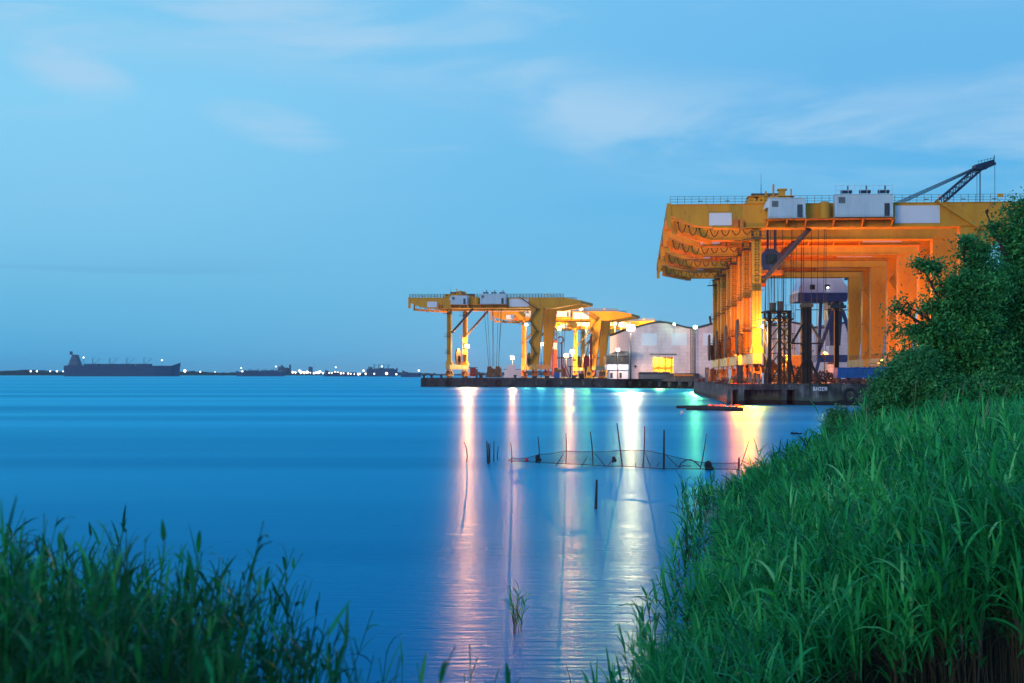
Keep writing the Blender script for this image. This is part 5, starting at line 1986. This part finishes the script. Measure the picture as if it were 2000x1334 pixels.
# clump of upright sedge in the shallows at the bottom (px 1280) and thin reeds in the water (px 1340-1400)
g = np.random.default_rng(21)
x = 1.75 + g.normal(0, .16, 70); y = 15.5 + g.normal(0, .5, 70)
reeds('reed_clump', x, y, g.uniform(1.3, 1.9, 70), 9, .026, .40, 'slender green reed clump at the left edge of the foreground reeds, standing in water', 22, deadshare=.1)
x = np.concatenate([X(1385, 44) + g.normal(0, .35, 50), X(1345, 40) + g.normal(0, .12, 9)]); y = np.concatenate([44 + g.normal(0, 1.2, 50), 40 + g.normal(0, .4, 9)])
reeds('reed_clump', x, y, g.uniform(.9, 1.6, 59), 8, .035, .5, 'sparse thin reeds standing in the water left of the reed bed', 23)
x = X(1008, 24.5) + g.normal(0, .07, 9); y = 24.5 + g.normal(0, .1, 9)
reeds('reed_clump', x, y, g.uniform(.7, 1.05, 9), 7, .022, .40, 'single small reed tuft alone in open water', 24, wind=(0, 0), z0=-.15)
# near left bank
g = np.random.default_rng(31)
n = 4200
x = g.uniform(-6.0, 1.2, n); y = g.uniform(5.6, 11.0, n)
px = 1000 + x / y * F
edge = np.interp(px, [-400, 0, 100, 250, 380, 480, 560, 600, 640], [11.2, 11.0, 10.4, 10.4, 10.2, 9.6, 8.9, 7.6, 0])
ok = (y < edge) & (g.random(n) < np.interp(px, [300, 420, 620], [1.0, .75, .55]))
x, y, px = x[ok], y[ok], px[ok]
want = np.interp(px, [-300, 0, 90, 150, 250, 330, 380, 440, 500, 560, 600, 640], [990, 1010, 1035, 1075, 1020, 1055, 1075, 1120, 1165, 1160, 1215, 1300])
Hz = EYE - (want - 730) / F * y + g.normal(-.26, .14, len(x))
zb = np.maximum(ground_h(x, y), -.2)
reeds('reed_bed', x, y, np.clip(Hz - zb, 1.0, 3.6), 18, .024, .27, 'dark reeds, shade tinted into the leaves, filling the lower left foreground', 32, wind=(.12, .0), deadshare=.0, tm=.25)  # low leaf tint puts backlit shade into the colour
pts = [(665, 1285, 8.6), (690, 1245, 9), (705, 1270, 8.8), (775, 1262, 9), (790, 1285, 8.5), (828, 1242, 9), (822, 1290, 8.3), (868, 1285, 9), (905, 1268, 8.6), (930, 1240, 9), (944, 1225, 8.8), (950, 1275, 8.7), (975, 1300, 8.6), (1000, 1310, 8.6)]
xa = np.array([X(a, d) for a, b, d in pts]); ya = np.array([d for a, b, d in pts])
za = np.maximum(ground_h(xa, ya), -.15)
Ha = np.array([EYE - (b - 730) / F * d for a, b, d in pts]) - za
reeds('reed_clump', xa, ya, Ha, 12, .026, .34, 'scattered reed tips along the bottom edge in the middle', 33, wind=(.1, .0), deadshare=.0)

# tall dry stems above the reeds
for i, (a, b, D, la) in enumerate((((1690, 925), (1692, 790), 40, 'tall thin straight dry stalk left of the others'), ((1738, 922), (1779, 800), 42, 'dry stalk leaning right next to the straight one'), ((1743, 905), (1745, 828), 45, 'short dry stalk touching the leaning one'),
                                    ((1812, 870), (1847, 768), 48, 'dry stalk leaning right before the dark tree foot'), ((1885, 905), (1930, 783), 36, 'curved dry stalk in the pale bundle at right'), ((1880, 915), (1928, 800), 36.4, 'second curved dry stalk of the pale bundle'),
                                    ((1842, 925), (1890, 900), 36, 'pale stalk fallen flat towards the left'), ((1935, 865), (1965, 755), 46, 'dry stalk leaning right near the frame edge'), ((1650, 1000), (1656, 935), 30, 'short dry stalk low in the left part of the reeds'),
                                    ((1880, 800), (1881, 752), 60, 'thin vertical dry stalk against the dark trees'), ((1912, 800), (1916, 748), 60, 'thin vertical dry stalk against the dark trees, next one right'), ((1786, 800), (1788, 745), 60, 'thin dry stalk standing before the shrubs'))):
    m = MB()
    p0, p1 = P(*a, D), P(*b, D)
    pts = []
    for u in (-.5, 0, .25, .5, .75, 1):
        q = p0 + (p1 - p0) * u
        q.x += .12 * (u - .5) ** 2 * (p1 - p0).length * (1 if p1.x > p0.x + .2 else .2)
        pts.append(q)
    m.path(pts, .010 * D / 36, 5, .004 * D / 36)
    for u in (.78, .86, .94):
        q = p0 + (p1 - p0) * u
        m.path([q, q + Vector((.05, 0, .12)), q + Vector((.12, 0, .17))], .004 * D / 36, 4)
    tag(m.build('dry_stalk', M['straw']), la, 'dry stalk', 'dry stalks above the reeds')


def leaf_cloud(blobs, nclump, per, size, seed, clump_r=.55, squash=.75):
    """blobs: list of (cx,cy,cz,rx,ry,rz). leaves in clumps near the surface and inside."""
    g = np.random.default_rng(seed)
    vols = np.array([b[3] * b[4] * b[5] for b in blobs])
    which = g.choice(len(blobs), nclump, p=vols / vols.sum())
    B_ = np.array(blobs)[which]
    d = g.normal(size=(nclump, 3)); d /= np.linalg.norm(d, axis=1)[:, None]
    rad = (g.random(nclump) ** .38) * (1 + .10 * g.normal(size=nclump))
    C = B_[:, :3] + d * rad[:, None] * B_[:, 3:6]
    cr = clump_r * g.uniform(.5, 1.3, nclump)
    ctint = np.clip(g.normal(.45, .22, nclump), 0, 1)
    n = nclump * per
    off = g.normal(size=(n, 3)) * np.array([1, 1, squash]) * .5
    cen = np.repeat(C, per, 0) + off * np.repeat(cr, per)[:, None]
    # leaf orientation: mostly facing outwards/up with spread
    nrm = g.normal(size=(n, 3)) * .8 + np.repeat(d, per, 0) * .5 + np.array([0, 0, .5])
    nrm /= np.linalg.norm(nrm, axis=1)[:, None]
    a = np.cross(nrm, g.normal(size=(n, 3))); a /= np.linalg.norm(a, axis=1)[:, None]
    b = np.cross(nrm, a)
    s = (size * g.uniform(.6, 1.25, n))[:, None]
    V = np.stack([cen - a * s, cen - a * s * .1 + b * s * .42, cen + a * s, cen - a * s * .1 - b * s * .42], 1).reshape(-1, 3)
    Fq = np.arange(n * 4).reshape(-1, 4)
    T = np.repeat(np.clip(np.repeat(ctint, per) + g.normal(0, .12, n), 0, 1), 4)
    return V, Fq, T, C


def tree(name, blobs_px, D, lab, cat, nclump, per, size, seed, m='leaf', group=None, trunk=True, base_px=None, clump_r=.55):
    blobs = []
    g = random.Random(seed)
    for (px, py, rx, ry, dd) in blobs_px:
        c = P(px, py, D + dd)
        blobs.append((c.x, c.y, c.z, rx * D / F, rx * D / F * .9, ry * D / F))
    bx = X(base_px, D) if base_px else blobs[0][0]
    gz = float(ground_h(np.array([bx]), np.array([D]))[0])
    t = thing(name, (bx, D, gz), lab, cat, group)
    V, Fq, T, C = leaf_cloud(blobs, nclump, per, size, seed, clump_r)
    V = V - np.array([bx, D, gz])
    low = V[:, 2] < .0
    V[:, 2] = np.maximum(V[:, 2], .05)
    mesh_np('crown', V, Fq, M[m], T, t)
    mb = MB()
    if trunk:
        top = max(b[2] for b in blobs)
        r0 = .30
        mid = Vector((bx + .2, D, gz + (top - gz) * .3))
        mb.path([(bx, D, gz - .3), (bx + .1, D, gz + 1), mid], r0, 9, r0 * .8)
        for b in blobs:
            e = Vector((b[0], b[1], b[2] + b[5] * .4))
            pts = [mid, mid.lerp(e, .35) + Vector((g.uniform(-.4, .4), g.uniform(-.4, .4), .5)), mid.lerp(e, .7) + Vector((g.uniform(-.3, .3), 0, .3)), e]
            mb.path(pts, r0 * .55, 7, .05)
            for k in range(7):
                q = mid.lerp(e, g.uniform(.35, 1))
                v = Vector((g.gauss(0, 1), g.gauss(0, 1), g.gauss(.3, .6))).normalized()
                mb.path([q, q + v * b[3] * .5 + Vector((0, 0, .2)), q + v * b[3] * .95], .07, 5, .015)
    else:
        for b in blobs:
            for k in range(9):
                v = Vector((g.gauss(0, .5), g.gauss(0, .5), 1)).normalized()
                q = Vector((b[0] + g.uniform(-.3, .3), b[1], gz - .2))
                q.x = bx + (b[0] - bx) * .6 + g.uniform(-.4, .4)
                mb.path([q, q + v * b[5], q + v * b[5] * 1.7 + Vector((g.uniform(-.5, .5), 0, 0))], .05, 5, .012)
    mb.build('trunk' if trunk else 'stems', M['trunk'], t, smooth=True)
    return t


tree('broadleaf_tree', [(2075, 560, 140, 160, 2), (1995, 620, 80, 95, 0), (1998, 460, 48, 70, 0), (1945, 565, 55, 50, -1), (1970, 420, 20, 34, 0), (1940, 450, 18, 30, 0), (1925, 420, 8, 18, 0), (1990, 735, 80, 60, 0), (2120, 720, 110, 90, 1), (1900, 640, 40, 26, -1)], 92,
     'tallest dark green tree at the right edge, rising above the crane girder', 'tree', 1300, 90, .15, 41, group='trees at the right edge', base_px=2040, clump_r=1.0)
tree('broadleaf_tree', [(1905, 565, 48, 48, 0), (1880, 645, 58, 62, 0), (1825, 600, 28, 18, 0), (1805, 655, 30, 22, 0), (1825, 522, 26, 12, 0), (1795, 512, 20, 7, 0), (1900, 720, 80, 60, 1), (1778, 604, 26, 8, 0), (1752, 601, 12, 5, 0), (1768, 645, 22, 8, 0), (1760, 690, 18, 9, 0), (1905, 490, 28, 24, 0), (1880, 472, 14, 14, 0), (1825, 705, 45, 30, 0), (1845, 560, 22, 14, 0)], 88,
     'left leaning dark green tree overlapping the rigid crane leg with ragged branch tips', 'tree', 850, 90, .145, 42, group='trees at the right edge', base_px=1905, clump_r=.85)
tree('shrub', [(1775, 735, 50, 36, 0), (1745, 765, 44, 34, 0), (1810, 770, 55, 34, 0), (1725, 790, 36, 26, 0), (1790, 700, 26, 18, 0)], 84,
     'paler green shrub at the left foot of the trees, against the blue skip', 'shrub', 480, 75, .125, 43, 'leafb', 'shrubs below the trees', False, clump_r=.7)
tree('shrub', [(1870, 775, 60, 34, 0), (1935, 770, 60, 36, 1), (2000, 775, 60, 40, 1)], 83, 'dark low shrub in the shade under the tall trees', 'shrub', 380, 60, .13, 44, 'leaf', 'shrubs below the trees', False, clump_r=.7)
tree('willow_bush', [(1640, 822, 22, 22, 0), (1632, 836, 20, 16, 0)], 94, 'round willow bush standing alone at the water edge', 'bush', 150, 55, .10, 45, 'leafb', None, False, clump_r=.5)
tree('willow_bush', [(1680, 830, 28, 26, 0), (1705, 815, 30, 30, 0), (1668, 845, 22, 16, 0)], 90, 'loose green bush just right of the round willow bush', 'bush', 200, 55, .10, 46, 'leafb', None, False, clump_r=.55)

# ---------------------------------------------------------------- evening haze over the river
hz = MB()
hz.box(-5800, 5800, -50, 8400, -3.5, 60)
hm_ = bpy.data.materials.new('haze')
hm_.use_nodes = True
ht = hm_.node_tree
ht.nodes.remove(ht.nodes['Principled BSDF'])
pv = N(ht, 'ShaderNodeVolumePrincipled')
pv.inputs['Color'].default_value = (.80, .95, 1.0, 1)
pv.inputs['Density'].default_value = .00005
ht.links.new(pv.outputs[0], ht.nodes['Material Output'].inputs['Volume'])
tag(hz.build('haze', hm_), kind='stuff')
